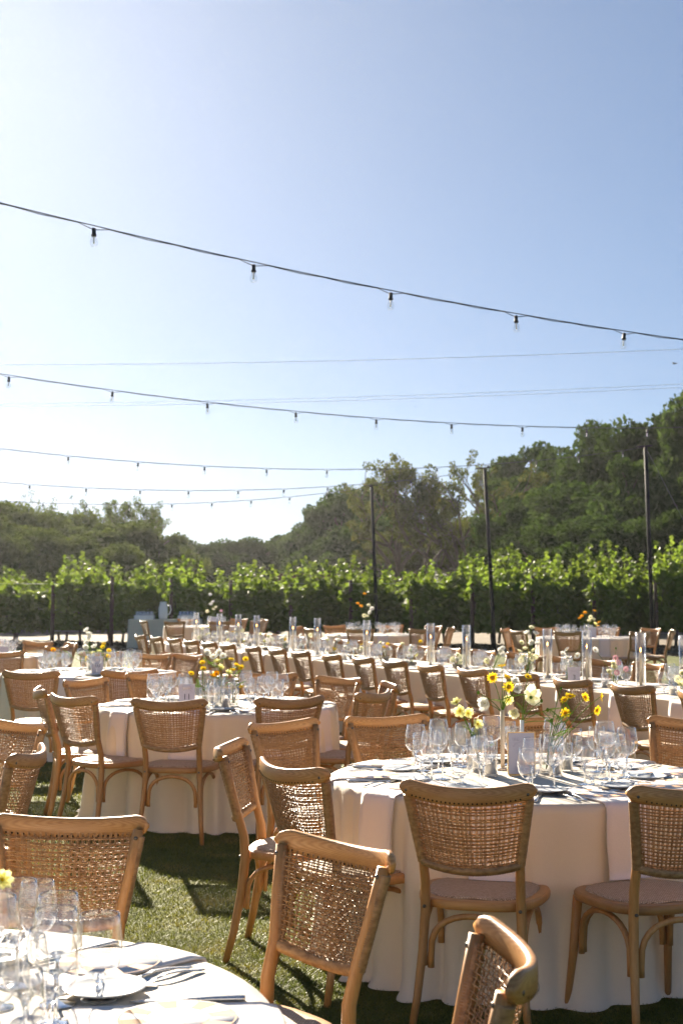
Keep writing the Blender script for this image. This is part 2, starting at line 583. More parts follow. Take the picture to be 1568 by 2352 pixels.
# wooded slope behind the trees
mb = MB()
nx, ny = 60, 8
def hill_z(px):
    pts = [(-600, 5.5), (0, 5.5), (300, 5.0), (480, 2.6), (640, 2.2), (760, 4.0), (1000, 6.5), (1300, 9.5), (1600, 12), (2200, 13)]
    for (a, za), (b, zb) in zip(pts, pts[1:]):
        if a <= px <= b:
            return za + (zb - za) * (px - a) / (b - a)
    return 5
vs = []
for j in range(ny + 1):
    for i in range(nx + 1):
        px = -600 + 2800 * i / nx
        D = 112 + 60 * j / ny
        t = math.sin(min(1, j / (ny * 0.6)) * math.pi / 2)
        vs.append(((px - 784) / FPX * D * 1.05, D, hill_z(px) * t - 0.3 + random.uniform(-0.4, 0.4) * t))
mb.add(vs, [(j * (nx + 1) + i, j * (nx + 1) + i + 1, (j + 1) * (nx + 1) + i + 1, (j + 1) * (nx + 1) + i) for j in range(ny) for i in range(nx)])
obj('hill', mb.mesh('hill', 'hill_scrub'), kind='structure')

# ------------------------------------------------------------------ trees
def leaf_cloud(centers, radii, counts, size, flat=0.75, rng=None):
    out = []
    for c, r, n_ in zip(centers, radii, counts):
        d = rng.normal(size=(n_, 3))
        d /= np.linalg.norm(d, axis=1)[:, None]
        rr = r * rng.random(n_) ** 0.33
        p = np.asarray(c)[None] + d * rr[:, None] * np.array([1, 1, flat])[None]
        a = rng.normal(size=(n_, 3)); a /= np.linalg.norm(a, axis=1)[:, None]
        b = np.cross(a, rng.normal(size=(n_, 3))); b /= np.linalg.norm(b, axis=1)[:, None]
        s_ = size * (0.6 + 0.8 * rng.random(n_))
        e1 = a * s_[:, None]; e2 = b * (s_ * 0.55)[:, None]
        out.append(np.stack([p - e1, p - e2, p + e1, p + e2], 1).reshape(-1, 3))
    return np.concatenate(out)
def make_tree_meshes(seed, style):
    rng = np.random.default_rng(seed)
    rnd = random.Random(seed)
    H = 9.0
    mbt = MB()
    th = {'dense': 2.0, 'open': 2.6, 'bare': 2.4}[style]
    lean = (rnd.uniform(-0.5, 0.5), rnd.uniform(-0.3, 0.3))
    tr = {'dense': 0.30, 'open': 0.30, 'bare': 0.24}[style]
    top = Vector((lean[0], lean[1], th))
    mbt.tube([(0, 0, -0.3), (lean[0] * 0.2, lean[1] * 0.2, th * 0.35), (lean[0] * 0.7, lean[1] * 0.6, th * 0.75), top],
             [tr * 1.35, tr, tr * 0.9, tr * 0.85], 9)
    cents = []; rads = []; cnts = []
    def grow(p, d, length, rad, depth):
        q = p
        pts = [p]; rr = [rad]
        dd = d.copy()
        for i in range(3):
            dd = (dd + Vector((rnd.uniform(-1, 1), rnd.uniform(-1, 1), rnd.uniform(-0.5, 0.7))) * 0.28).normalized()
            q = q + dd * (length / 3)
            pts.append(q.copy()); rr.append(rad * (1 - 0.16 * (i + 1)))
        mbt.tube(pts, rr, 6 if depth < 2 else 4, caps=False)
        if depth >= (3 if style != 'dense' else 2):
            cents.append(tuple(q)); 
            if rnd.random() < 0.6: 
                m_ = pts[2]; cents.append(tuple(m_))
            return
        if depth >= 1:
            if rnd.random() < 0.75: cents.append(tuple(q))
        nb = rnd.choice([2, 3, 3]) if depth < 2 else rnd.choice([2, 3])
        for k in range(nb):
            az = rnd.uniform(0, 6.28)
            side = Vector((math.cos(az), math.sin(az), rnd.uniform(-0.2, 0.5)))
            nd = (dd * 0.75 + side * 0.75).normalized()
            grow(pts[rnd.choice([2, 3, 3])], nd, length * rnd.uniform(0.62, 0.85), rad * 0.6, depth + 1)
    nm = {'dense': 6, 'open': 5, 'bare': 5}[style]
    for k in range(nm):
        az = 6.28 * k / nm + rnd.uniform(-0.4, 0.4)
        el = rnd.uniform(0.35, 1.25)
        d = Vector((math.cos(az) * math.cos(el), math.sin(az) * math.cos(el), math.sin(el)))
        grow(top - Vector((0, 0, rnd.uniform(0, 0.5))), d, rnd.uniform(2.4, 3.3), tr * 0.55, 0)
    grow(top, Vector((0.1, 0, 1)), 2.8, tr * 0.6, 0)
    cents = np.array(cents)
    if style == 'dense':
        # fill the skirt and the dome so the crown closes nearly to the ground
        n_ = 64
        az = rng.random(n_) * 6.28
        zz = 0.7 + rng.random(n_) * 7.2
        rr = 3.6 * np.sqrt(np.clip(1 - ((zz - 3.4) / 5.4) ** 2, 0.05, 1)) * (0.55 + 0.45 * rng.random(n_))
        cents = np.concatenate([cents, np.stack([np.cos(az) * rr, np.sin(az) * rr, zz], 1)])
        cents = cents[rng.random(len(cents)) < 0.8]
        rads = 0.55 + rng.random(len(cents)) ** 1.4 * 0.95
        cnts = (190 * rads ** 2 / 0.6 + 30).astype(int)
        size = 0.145
    elif style == 'open':
        keep = rng.random(len(cents)) < 0.8
        cents = cents[keep]
        rads = 0.28 + rng.random(len(cents)) * 0.42
        cnts = (190 * rads ** 2 + 18).astype(int)
        size = 0.10
    else:
        keep = rng.random(len(cents)) < 0.7
        cents = cents[keep]
        rads = 0.25 + rng.random(len(cents)) * 0.35
        cnts = (90 * rads ** 2 + 6).astype(int)
        size = 0.085
    V = leaf_cloud(cents, rads, cnts, size, 0.7, rng)
    zmax = np.percentile(V[:, 2], 99.7)
    wid = np.percentile(V[:, 0], 98) - np.percentile(V[:, 0], 2)
    mat = {'dense': 'oak_leaf', 'open': 'oak_leaf_brown', 'bare': 'oak_leaf_brown'}[style]
    return mbt.mesh('tree_trunk', 'bark'), np_mesh('tree_crown', V, None, 4, mat), zmax, wid
TREES = {'dense': [make_tree_meshes(11 + i, 'dense') for i in range(4)],
         'open': [make_tree_meshes(31 + i, 'open') for i in range(3)],
         'bare': [make_tree_meshes(51 + i, 'bare') for i in range(2)]}
mat_trans('oak_leaf_veiled', [(0.3, (0.048, 0.07, 0.02)), (0.7, (0.095, 0.125, 0.038))], 0.9, 0.35, (1.3, 1.25, 0.8), 0.5, rnd=0.15)  # oak leaf copy with backlight and veil painted in as a paler olive
VEILED = {}
def tree(px, top_py, D, wpx, style, var, label, rz=None, mat=None):
    tm, cm, zmax, wid = TREES[style][var % len(TREES[style])]
    top = at_d(px, top_py, D)
    t = empty('oak_tree', (top.x, D, 0), random.uniform(0, 6.28) if rz is None else rz)
    sz = top.z / zmax
    sx = (wpx * D / FPX) / wid
    t.scale = (sx, sx, sz)
    obj('trunk', tm, t)
    if px < 430:  # crowns towards the sun take the leaf colour lightened for backlight
        if cm.name not in VEILED:
            c2 = cm.copy(); c2.materials.clear(); c2.materials.append(M['oak_leaf_veiled']); VEILED[cm.name] = c2
        cm = VEILED[cm.name]
    c = obj('crown', cm, t, kind='stuff')
    tag(t, label, 'tree', 'oak trees behind the vineyard')
    return t
DK = 'dense dark evergreen oak on the rising ground behind the tall light poles'
OV = 'broad oak with backlit veil in its leaf colour, beside the half bare oak'
SL = 'rounded oak on the slope falling to the gap in the tree line'
TL = [
 (1640, 915, 60, 340, 'dense', 0, 'tallest dark oak, at the high end of the tree line'),
 (1530, 965, 64, 300, 'dense', 1, 'dark oak just behind the pole that holds a guy wire'),
 (1420, 995, 68, 320, 'dense', 2, 'dark oak with rounded top next to the oak behind the guyed pole'),
 (1300, 1025, 72, 320, 'dense', 3, 'dark oak midway between the two taller looking light poles'),
 (1205, 1062, 76, 240, 'dense', 0, 'dark oak just behind the light pole in the middle of three'),
 (1560, 1080, 56, 300, 'dense', 2, DK), (1450, 1075, 58, 300, 'dense', 3, DK), (1340, 1115, 60, 300, 'dense', 1, DK), (1225, 1140, 62, 240, 'dense', 2, DK), (1500, 1180, 52, 300, 'dense', 0, DK), (1280, 1200, 54, 300, 'dense', 3, DK), (1390, 1190, 53, 260, 'dense', 1, DK),
 (1040, 1040, 70, 330, 'open', 0, 'open crowned oak with sky showing between its limbs behind the middle light pole'),
 (905, 1058, 74, 260, 'open', 1, 'open crowned brownish oak behind the smallest looking light pole'),
 (985, 1195, 80, 280, 'open', 2, 'low browning oak under the open crowned oaks'),
 (1100, 1185, 82, 240, 'open', 1, 'low browning oak under the open crowned oaks'),
 (940, 1225, 78, 240, 'open', 0, 'low browning oak under the open crowned oaks'), (1060, 1220, 76, 260, 'open', 2, 'low browning oak under the open crowned oaks'),
 (840, 1120, 90, 210, 'dense', 1, SL), (760, 1175, 94, 210, 'dense', 3, SL), (690, 1212, 98, 170, 'dense', 2, SL), (880, 1190, 84, 210, 'dense', 0, SL), (800, 1220, 86, 200, 'dense', 2, SL),
 (625, 1262, 100, 140, 'dense', 0, 'smallest far oak, lowest in the gap of the tree line'),
 (555, 1240, 94, 160, 'dense', 1, 'small rounded far oak beside the lowest oak of the gap'),
 (470, 1248, 90, 160, 'dense', 2, 'small far oak second from the thin leggy oaks'),
 (400, 1236, 86, 150, 'dense', 3, 'small far oak next to the thin leggy oaks'),
 (320, 1148, 72, 210, 'open', 2, 'thin leggy oak with open crown, nearer the gap'),
 (225, 1156, 74, 190, 'open', 0, 'thin leggy oak with open crown, next to the half bare oak'),
 (140, 1134, 74, 180, 'bare', 0, 'half bare oak with twiggy top above the dense woods'),
 (50, 1160, 66, 280, 'dense', 0, OV), (170, 1182, 65, 280, 'dense', 2, OV), (275, 1205, 66, 240, 'dense', 1, OV), (350, 1232, 66, 200, 'dense', 3, OV), (-60, 1158, 60, 280, 'dense', 3, OV), (110, 1225, 58, 260, 'dense', 1, OV), (240, 1250, 58, 240, 'dense', 0, OV), (10, 1240, 56, 240, 'dense', 2, OV),
 (1740, 930, 60, 330, 'dense', 2, DK),
]
for a in TL:
    tree(*a)

# ------------------------------------------------------------------ vineyard
def vine_meshes(seed):
    rng = np.random.default_rng(seed)
    rnd = random.Random(seed)
    mbt = MB()
    mbt.tube([(0, 0, -0.05), (0.03, 0.02, 0.35), (-0.02, 0.03, 0.7), (0.0, 0.0, 0.95)], [0.045, 0.035, 0.032, 0.03], 7)
    for sgn in (-1, 1):
        mbt.tube([(0, 0, 0.93), (0.02, sgn * 0.35, 1.0), (0, sgn * 0.8, 0.98)], [0.024, 0.02, 0.012], 5)
    V = []
    pts = []
    # leaf wall
    n_ = 1500
    y = rng.random(n_) * 1.9 - 0.95
    z = 0.45 + rng.random(n_) ** 0.9 * 1.42
    x = rng.normal(size=n_) * 0.20
    pts.append(np.stack([x, y, z], 1))
    # upright shoots
    for k in range(13):
        y0 = rnd.uniform(-0.9, 0.9); x0 = rnd.uniform(-0.22, 0.22)
        zt = rnd.choice([rnd.uniform(1.9, 2.3), rnd.uniform(2.2, 2.8)])
        m_ = rnd.randint(34, 50)
        t = rng.random(m_)
        zz = 1.5 + t * (zt - 1.5)
        lx, ly = rnd.uniform(-0.15, 0.15), rnd.uniform(-0.2, 0.2)
        sp = 0.11 * (1.2 - t)
        pts.append(np.stack([x0 + lx * t ** 2 + rng.normal(size=m_) * sp, y0 + ly * t ** 2 + rng.normal(size=m_) * sp, zz], 1))
        mbt.tube([(x0 * 0.3, y0, 1.0), (x0, y0, 1.6), (x0 + lx, y0 + ly, zt)], [0.008, 0.006, 0.003], 4)
    # hanging tips
    for k in range(6):
        y0 = rnd.uniform(-0.9, 0.9); x0 = rnd.choice([-1, 1]) * rnd.uniform(0.25, 0.42)
        m_ = 28
        t = rng.random(m_)
        pts.append(np.stack([x0 + rng.normal(size=m_) * 0.07, y0 + rng.normal(size=m_) * 0.08, 1.7 - t * rnd.uniform(0.6, 1.1)], 1))
    P = np.concatenate(pts)
    n_ = len(P)
    nrm = rng.normal(size=(n_, 3)) + np.array([0, 0, 0.5]); nrm /= np.linalg.norm(nrm, axis=1)[:, None]
    a = np.cross(nrm, rng.normal(size=(n_, 3))); a /= np.linalg.norm(a, axis=1)[:, None]
    b = np.cross(nrm, a)
    s_ = 0.055 + 0.03 * rng.random(n_)
    s_ *= np.where(P[:, 2] > 2.1, 0.75, 1.0)
    shp = [(0, -0.9), (0.95, -0.55), (0.75, 0.35), (0, 1.15), (-0.75, 0.35), (-0.95, -0.55)]
    V = np.stack([P + a * (s_ * u)[:, None] + b * (s_ * v)[:, None] + nrm * (s_ * (0.22 if abs(u) > 0.1 else 0.0))[:, None] for u, v in shp], 1)
    return mbt.mesh('vine_wood', 'bark'), np_mesh('vine_canopy', V.reshape(-1, 3), None, 6, 'vine_leaf')
VINES = [vine_meshes(100 + i) for i in range(5)]
ROWDIR = Vector((0.62, 0.785, 0)).normalized()
row_rz = math.atan2(-ROWDIR.x, ROWDIR.y)
mbp = MB(); mbp.tube([(0, 0, -0.1), (0, 0, 1.0), (0.0, 0, 1.75)], [0.06, 0.055, 0.05], 7)
post_me = mbp.mesh('trellis_post', 'post_wood')
random.seed(5)
nrow = 0
row_starts = []
px = -150
while px < 1760:
    base_py = 1485 + (px - 100) * 0.005
    p = at_z(px, base_py, 0)
    row_starts.append((px, p))
    px += 1.62 * FPX / p.y
for ri, (px, p) in enumerate(row_starts):
    for k in range(3):
        q = p + ROWDIR * (0.95 + 1.7 * k)
        tm, cm = VINES[(ri * 3 + k * 2 + random.randint(0, 1)) % 5]
        t = empty('grapevine', (q.x + random.uniform(-0.08, 0.08), q.y, 0), row_rz + (math.pi if random.random() < 0.5 else 0))
        t.scale = (1.05, 1.0, random.uniform(0.80, 1.02) * (0.93 if px < 900 else 1.06))
        obj('trunk', tm, t)
        obj('canopy', cm, t, kind='stuff')
        tag(t, ('leafy grapevine at the end of a trellis row facing the lawn' if k == 0 else 'leafy grapevine deeper in a trellis row, behind the row end vine'), 'grapevine', 'grapevines in trellis rows')
    t = obj('trellis_post', post_me)
    t.location = (p.x, p.y, 0)
    t.rotation_euler = (R(-4) * random.uniform(0.5, 1.5), 0, 0)
    t.scale = (1, 1, random.uniform(0.95, 1.1))
    tag(t, 'dark wooden end post of a vine trellis row', 'post', 'trellis end posts')
    # trellis wires and drip hose of the row
    wr = empty('trellis_wire', (p.x, p.y, 0), 0)
    for z in (1.0, 1.4, 1.72):
        m2 = MB(); m2.tube([Vector((0, 0, z)), ROWDIR * 5.4 + Vector((0, 0, z - 0.01))], 0.004, 4)
        obj('wire', m2.mesh('wire', 'wire'), wr)
    tag(wr, 'thin steel trellis wires strung along a vine row', 'wire', 'trellis wires')
    m2 = MB(); m2.tube([Vector((0, 0, 0.42)), ROWDIR * 1.8 + Vector((0, 0, 0.38)), ROWDIR * 3.6 + Vector((0, 0, 0.40)), ROWDIR * 5.4 + Vector((0, 0, 0.42))], 0.012, 6)
    h = obj('drip_hose', m2.mesh('drip_hose', 'drip_tape')); h.location = (p.x, p.y, 0)
    tag(h, 'grey drip irrigation hose hung low along a vine row', 'hose', 'drip hoses')

# small grey meter box on a post
p = at_z(632, 1478, 0)
e = empty('meter_post', (p.x, p.y, 0))
m2 = MB(); m2.box(-0.09, 0.05, -0.06, 0.06, -0.05, 1.28); obj('post', m2.mesh('meter_stand', 'post_wood'), e)
m2 = MB(); m2.box(0.055, 0.24, -0.08, 0.08, 0.55, 1.22); b_ = obj('box', m2.mesh('meter_box', 'grey_box'), e)
m2 = MB(); m2.box(0.07, 0.225, -0.092, -0.082, 0.6, 1.17); obj('lid', m2.mesh('meter_lid', 'grey_box'), b_)
m2 = MB(); m2.tube([(0.14, 0, -0.05), (0.14, 0, 0.55)], 0.02, 8); obj('conduit', m2.mesh('meter_conduit', 'grey_box'), e)
tag(e, 'grey electrical box on a brown post in front of the vines', 'electrical box')

# brown roofed shed far behind the vines
p = at_d(700, 1340, 58)
e = empty('shed', (p.x, 58, 0), 0.1)
m2 = MB(); m2.box(-1.1, 1.1, -1.2, 1.2, 0, 1.75); obj('wall', m2.mesh('shed_wall', 'post_wood'), e)
m2 = MB(); m2.add([(-1.35, -1.5, 1.7), (1.35, -1.5, 1.7), (1.35, 0, 2.2), (-1.35, 0, 2.2), (-1.35, 1.5, 1.7), (1.35, 1.5, 1.7), (-1.35, -1.5, 1.6), (1.35, -1.5, 1.6)], [(0, 1, 2, 3), (3, 2, 5, 4), (6, 7, 1, 0)], smooth=False)
obj('roof', m2.mesh('shed_roof', 'roof_brown'), e)
tag(e, 'low brown roofed shed half hidden between vines and trees', 'shed')

# ------------------------------------------------------------------ light poles and string lights
POLE = {}
def pole(base, top, label):
    e = empty('light_pole', base)
    t = top - base
    m2 = MB(); m2.tube([(0, 0, -0.05), t * 0.5, t], [0.05, 0.047, 0.045], 10)
    obj('shaft', m2.mesh('pole_shaft', 'black_metal'), e)
    m2 = MB(); m2.tube([(0, 0, 0.0), (0, 0, 0.02)], 0.16, 14); obj('base_plate', m2.mesh('pole_base', 'black_metal'), e)
    m2 = MB(); m2.tube([t + Vector((-0.22, 0, 0.01)), t + Vector((0.16, 0, 0.04))], 0.018, 6); obj('bracket', m2.mesh('pole_bracket', 'black_metal'), e)
    tag(e, label, 'pole', 'black light poles')
    return top
def lp(bpx, bpy_, tpx, tpy, label):
    b_ = at_z(bpx, bpy_, 0)
    return pole(b_, at_d(tpx, tpy, b_.y), label)
topR = lp(1500, 1504, 1482, 1027, 'black light pole standing nearest the tallest dark oak')
topM = lp(1136, 1497, 1113, 1077, 'black light pole between the open crowned oak and the dark oaks')
topL = lp(867, 1488, 853, 1117, 'black light pole beside the open crowned oak and the gap in the trees')
SOCKET = None
def socket_meshes():
    m2 = MB(); m2.lathe([(0.0, 0.005), (0.020, 0.005), (0.024, -0.01), (0.024, -0.055), (0.030, -0.062), (0.030, -0.085), (0.0, -0.085)], 12)
    s_ = m2.mesh('lamp_socket', 'cable_black')
    m2 = MB(); m2.lathe([(0.018, -0.085), (0.024, -0.10), (0.040, -0.125), (0.046, -0.150), (0.042, -0.178), (0.027, -0.197), (0.0, -0.203)], 16)
    b_ = m2.mesh('bulb', 'bulb_glass')
    m2 = MB(); m2.lathe([(0.0, -0.09), (0.010, -0.095), (0.008, -0.135), (0.013, -0.150), (0.008, -0.163), (0.0, -0.166)], 8)
    f_ = m2.mesh('filament', 'white_ceramic')
    return s_, b_, f_
SOCK = socket_meshes()
TH = R(27)
SD = Vector((math.cos(TH), math.sin(TH), 0))
def string_light(samples, anchor, bulbs, label, smin, smax, swag=0.0):
    """samples: picture points on the cable; the cable hangs in the vertical plane through anchor along SD"""
    nrm = Vector((-SD.y, SD.x, 0))
    S = []; Z = []
    def hit(px, py):
        d = ray(px, py)
        t = (Vector((anchor.x, anchor.y, 0)) - Vector((0, 0, 0))).dot(nrm) / d.dot(nrm)
        q = Vector((0, 0, CAM_H)) + d * t
        return (q - anchor).dot(SD), q.z
    for px, py in samples:
        s_, z_ = hit(px, py); S.append(s_); Z.append(z_)
    c = np.polyfit(S, Z, 2)
    zf = lambda s_: float(np.polyval(c, s_))
    P = lambda s_, dz=0: Vector((anchor.x, anchor.y, 0)) + SD * s_ + Vector((0, 0, zf(s_) + dz))
    bs = [hit(px, zpy)[0] for px, zpy in [(b_, 1100) for b_ in bulbs]]
    step = np.mean(np.diff(bs))
    k = bs[0] - step
    extra = []
    while k > smin: extra.append(k); k -= step
    k = bs[-1] + step
    while k < smax: extra.append(k); k += step
    e = empty('string_light', (0, 0, 0))
    n_ = 60
    ss = [smin + (smax - smin) * i / n_ for i in range(n_ + 1)]
    m2 = MB(); m2.tube([P(s_) for s_ in ss], 0.0048, 5)
    obj('support_cable', m2.mesh('support_cable', 'cable_black'), e)
    allb = sorted(bs + extra)
    pts = []
    for i, s_ in enumerate(allb):
        pts += [P(s_ - 0.14, -0.004), P(s_ - 0.03, -0.03), P(s_ + 0.03, -0.03), P(s_ + 0.14, -0.004)]
        if i < len(allb) - 1:
            nx_ = allb[i + 1]
            pts += [P(s_ + (nx_ - s_) * 0.33, -0.014), P((s_ + nx_) / 2, -0.005), P(s_ + (nx_ - s_) * 0.67, -0.013)]
    m2 = MB(); m2.tube(pts, 0.0042, 5); obj('wire', m2.mesh('lamp_wire', 'cable_black'), e)
    for s_ in allb:
        so = obj('lamp_socket', SOCK[0], e)
        so.location = P(s_, -0.025)
        so.rotation_euler = (random.uniform(-0.08, 0.08), random.uniform(-0.06, 0.12), 0)
        so.scale = (0.76, 0.76, 0.80)
        obj('bulb', SOCK[1], so)
        obj('filament', SOCK[2], so)
    tag(e, label, 'string light', 'string lights over the lawn')
    return P(smin), P(smax)
random.seed(3)
ends = []
ends.append(string_light([(0, 465), (210, 516), (580, 601), (898, 667), (1187, 719), (1437, 761), (1568, 779)], Vector((0, 13.0, 0)), [210, 581, 898, 1187, 1437],
    'string of clear bulbs hanging highest and largest over the lawn', -8.5, 9.5))
ends.append(string_light([(0, 857), (257, 896), (475, 924), (679, 944), (864, 960), (1037, 971), (1200, 977), (1348, 981), (1488, 983)], Vector((0, 22.0, 0)), [18, 257, 475, 679, 864, 1037, 1200, 1348, 1488],
    'second string of clear bulbs, below the highest one', -9.5, 12.5))
ends.append(string_light([(0, 1030), (156, 1047), (317, 1060), (470, 1069), (612, 1075), (751, 1077), (882, 1077), (1003, 1073), (1120, 1067), (1232, 1058), (1330, 1047), (1430, 1034), (1482, 1026)], topR, [156, 317, 470, 612, 751, 882, 1003, 1120, 1232, 1330, 1430],
    'string of bulbs ending at the pole nearest the tallest dark oak', -19.5, 0.0))
ends.append(string_light([(0, 1107), (68, 1113), (198, 1120), (322, 1124), (433, 1126), (547, 1125), (652, 1122), (752, 1117), (943, 1103), (1034, 1092), (1113, 1078)], topM, [68, 198, 322, 433, 547, 652, 752, 850, 943, 1034],
    'string of bulbs ending at the pole left of the dark oaks', -17.5, 0.0))
ends.append(string_light([(0, 1150), (298, 1157), (395, 1157), (487, 1154), (577, 1148), (665, 1141), (749, 1132), (853, 1118)], topL, [298, 395, 487, 577, 665, 749],
    'lowest string of bulbs, ending at the pole beside the gap', -15.0, 0.0))
for i, (a, b_) in enumerate(ends):
    pole(Vector((a.x, a.y, 0)), a, 'black light pole out on the side of the rising sun, holding a string of bulbs')
    if i < 2:
        pole(Vector((b_.x, b_.y, 0)), b_, 'black light pole beyond the nearer tables, holding a string of bulbs')
# guy wire of the pole
m2 = MB(); m2.tube([topR, topR + Vector((2.6, 0.4, -topR.z + 0.05))], 0.003, 4)
tag(obj('guy_wire', m2.mesh('guy_wire', 'wire')), 'thin guy wire running down from the black pole near the dark oaks', 'wire')
# utility cables crossing the sky
for (a, b_, r_, lab) in (((-300, 836), (1900, 786), 0.010, 'faint upper utility cable crossing the sky'), ((-300, 927), (1900, 864), 0.008, 'faint utility cable just above the lowest cable in the sky'), ((-300, 934), (1900, 872), 0.008, 'faint lowest utility cable crossing the sky')):
    A = at_d(*a, 62); B = at_d(*b_, 54)
    m2 = MB(); m2.tube([A.lerp(B, t) + Vector((0, 0, -1.2 * t * (1 - t))) for t in [i / 20 for i in range(21)]], r_, 5)
    tag(obj('utility_cable', m2.mesh('utility_cable', 'utility_cable')), lab, 'cable')
# birds
def bird(px, py, D, s_, rz, lab):
    e = empty('bird', at_d(px, py, D), rz)
    m2 = MB(); m2.tube([(0, -0.11, 0), (0, -0.05, 0.0), (0, 0.03, 0.005), (0, 0.09, 0.01), (0, 0.13, 0.0)], [0.006, 0.022, 0.03, 0.02, 0.004], 8)
    obj('body', m2.mesh('bird_body', 'bird_dark'), e)
    for sg in (-1, 1):
        m2 = MB()
        up = [(0, 0.05, 0.015), (sg * 0.10, 0.07, 0.06), (sg * 0.24, 0.0, 0.03), (sg * 0.12, -0.03, 0.05), (0, -0.04, 0.012)]
        dn = [(a, b_, c - 0.006) for a, b_, c in up]
        m2.add(up + dn, [(0, 1, 2, 3, 4), (9, 8, 7, 6, 5)] + [(i, (i + 1) % 5, 5 + (i + 1) % 5, 5 + i) for i in range(5)], smooth=False)
        obj('wing', m2.mesh('bird_wing', 'bird_dark'), e)
    e.scale = (s_,) * 3
    tag(e, lab, 'bird', 'birds in the sky')
bird(1549, 835, 26, 0.42, 0.7, 'small dark bird gliding just over the second string of bulbs')
bird(953, 934, 40, 0.22, 0.4, 'tiny bird flying above the middle of the second string of bulbs')
bird(1441, 949, 40, 0.18, 1.2, 'tiny bird flying under the lowest utility cable')
bird(503, 1226, 45, 0.2, 1.0, 'tiny bird low in the gap of the tree line')

# ------------------------------------------------------------------ rattan back chairs
def ypost(z):
    return -0.200 - 0.21 * (z - 0.46)
def hwid(v):
    return 0.170 + 0.040 * v
def back_pt(u, v, off):
    zb = 0.606 - 0.026 * (1 - u * u)
    zt = 0.824 + 0.018 * u * u
    z = zb + (zt - zb) * v
    bow = 0.040 + 0.018 * v
    return Vector((u * hwid(v), ypost(z) - bow * (1 - u * u) + off, z))
def chair_meshes(seed):
    rnd = random.Random(seed)
    out = {}
    # top rail
    m = MB()
    sec = 10
    vs = []; fs = []
    N = 34
    for i in range(N + 1):
        u = -1.10 + 2.20 * i / N
        e = abs(u)
        hh = 0.0315
        if e > 0.90:
            t = (e - 0.90) / 0.20
            hh *= math.sqrt(max(0.02, 1 - t * t)) * 0.97 + 0.03
        zc = 0.851 + 0.023 * u * u - 0.006 * max(0, (e - 0.9) / 0.2)
        yc = ypost(0.853) - 0.058 * (1 - u * u) - 0.019
        th = 0.0125 if e < 1.04 else 0.010
        for k in range(sec):
            a = 2 * math.pi * k / sec
            ca, sa = math.cos(a), math.sin(a)
            ca = math.copysign(abs(ca) ** 0.55, ca); sa = math.copysign(abs(sa) ** 0.55, sa)
            vs.append((u * 0.211, yc + ca * th, zc + sa * hh))
    for i in range(N):
        for k in range(sec):
            k2 = (k + 1) % sec
            fs.append((i * sec + k, (i + 1) * sec + k, (i + 1) * sec + k2, i * sec + k2))
    fs.append(tuple(range(sec))); fs.append(tuple(reversed([N * sec + k for k in range(sec)])))
    m.add(vs, fs)
    out['rail'] = m.mesh('top_rail', 'rail_wood')
    # lacing holes on both faces of the rail
    m = MB()
    nv = 25
    for i in range(nv):
        u = -0.86 + 1.72 * i / (nv - 1)
        zc = 0.851 + 0.023 * u * u - 0.022
        yc = ypost(0.853) - 0.058 * (1 - u * u) - 0.019
        for sg in (-1, 1):
            c = Vector((u * 0.211, yc + sg * 0.0133, zc))
            vs = [c + Vector((math.cos(a) * 0.0032, 0, math.sin(a) * 0.0036)) for a in [6.283 * k / 6 for k in range(6)]]
            m.add(vs, [tuple(range(6)) if sg < 0 else tuple(reversed(range(6)))], smooth=False)
    out['holes'] = m.mesh('lacing_holes', 'hole')
    # woven cane, two layers
    m = MB()
    nh = 19
    us = [-0.97 + 1.94 * i / (nv - 1) + rnd.uniform(-0.010, 0.010) for i in range(nv)]
    vsn = [0.035 + 0.945 * j / (nh - 1) + rnd.uniform(-0.010, 0.010) for j in range(nh)]
    uph = [rnd.uniform(-0.012, 0.012) for _ in us]; vph = [rnd.uniform(-0.008, 0.008) for _ in vsn]
    for off, sgn in ((-0.014, -1), (0.009, 1)):
        amp = 0.0020
        for i, u in enumerate(us):
            for dbl in (-0.0019, 0.0019):
                pts = []; wv = []; nvv = []
                K = 2 * nh
                for j in range(K + 1):
                    v = -0.03 + 1.10 * j / K
                    p = back_pt(u + uph[i] * math.sin(3 * v), v, off + sgn * amp * math.cos(math.pi * (v * (nh - 1) / 0.945 + i)))
                    pts.append(p + Vector((dbl * rnd.uniform(0.8, 1.1), 0, 0))); wv.append(Vector((1, 0, 0))); nvv.append(Vector((0, 1, 0)))
                m.ribbon(pts, wv, nvv, rnd.uniform(0.0011, 0.0015), 0.0011)
        for j, v in enumerate(vsn):
            pts = []; wv = []; nvv = []
            K = 2 * nv
            for i in range(K + 1):
                u = -1.0 + 2.0 * i / K
                p = back_pt(u, v + vph[j] * math.sin(2.5 * u + j), off - sgn * amp * math.cos(math.pi * ((u + 0.97) / 1.94 * (nv - 1) + j)))
                pts.append(p); wv.append(Vector((0, 0, 1))); nvv.append(Vector((0, 1, 0)))
            m.ribbon(pts, wv, nvv, rnd.uniform(0.0018, 0.0024), 0.0011)
    out['weave'] = m.mesh('woven_cane', 'cane')
    # cane wrapped round the posts and the bottom rod
    for sgn in (-1, 1):
        m = MB()
        pts = []; rr = []
        K = 84
        for i in range(K + 1):
            v = -0.015 + 1.03 * i / K
            p = back_pt(sgn * 0.965, v, -0.001)
            pts.append(p)
            rr.append(0.0185 + (0.0014 if i % 2 else -0.0006) + rnd.uniform(-0.0004, 0.0004))
        m.tube(pts, rr, 10)
        out['wrap%d' % sgn] = m.mesh('post_wrapping', 'cane')
    m = MB()
    pts = []; rr = []
    K = 120
    for i in range(K + 1):
        u = -0.95 + 1.9 * i / K
        pts.append(back_pt(u, 0.0, -0.003)); rr.append(0.0185 + (0.0013 if i % 2 else -0.0007) + rnd.uniform(-0.0005, 0.0005))
    m.tube(pts, rr, 8)
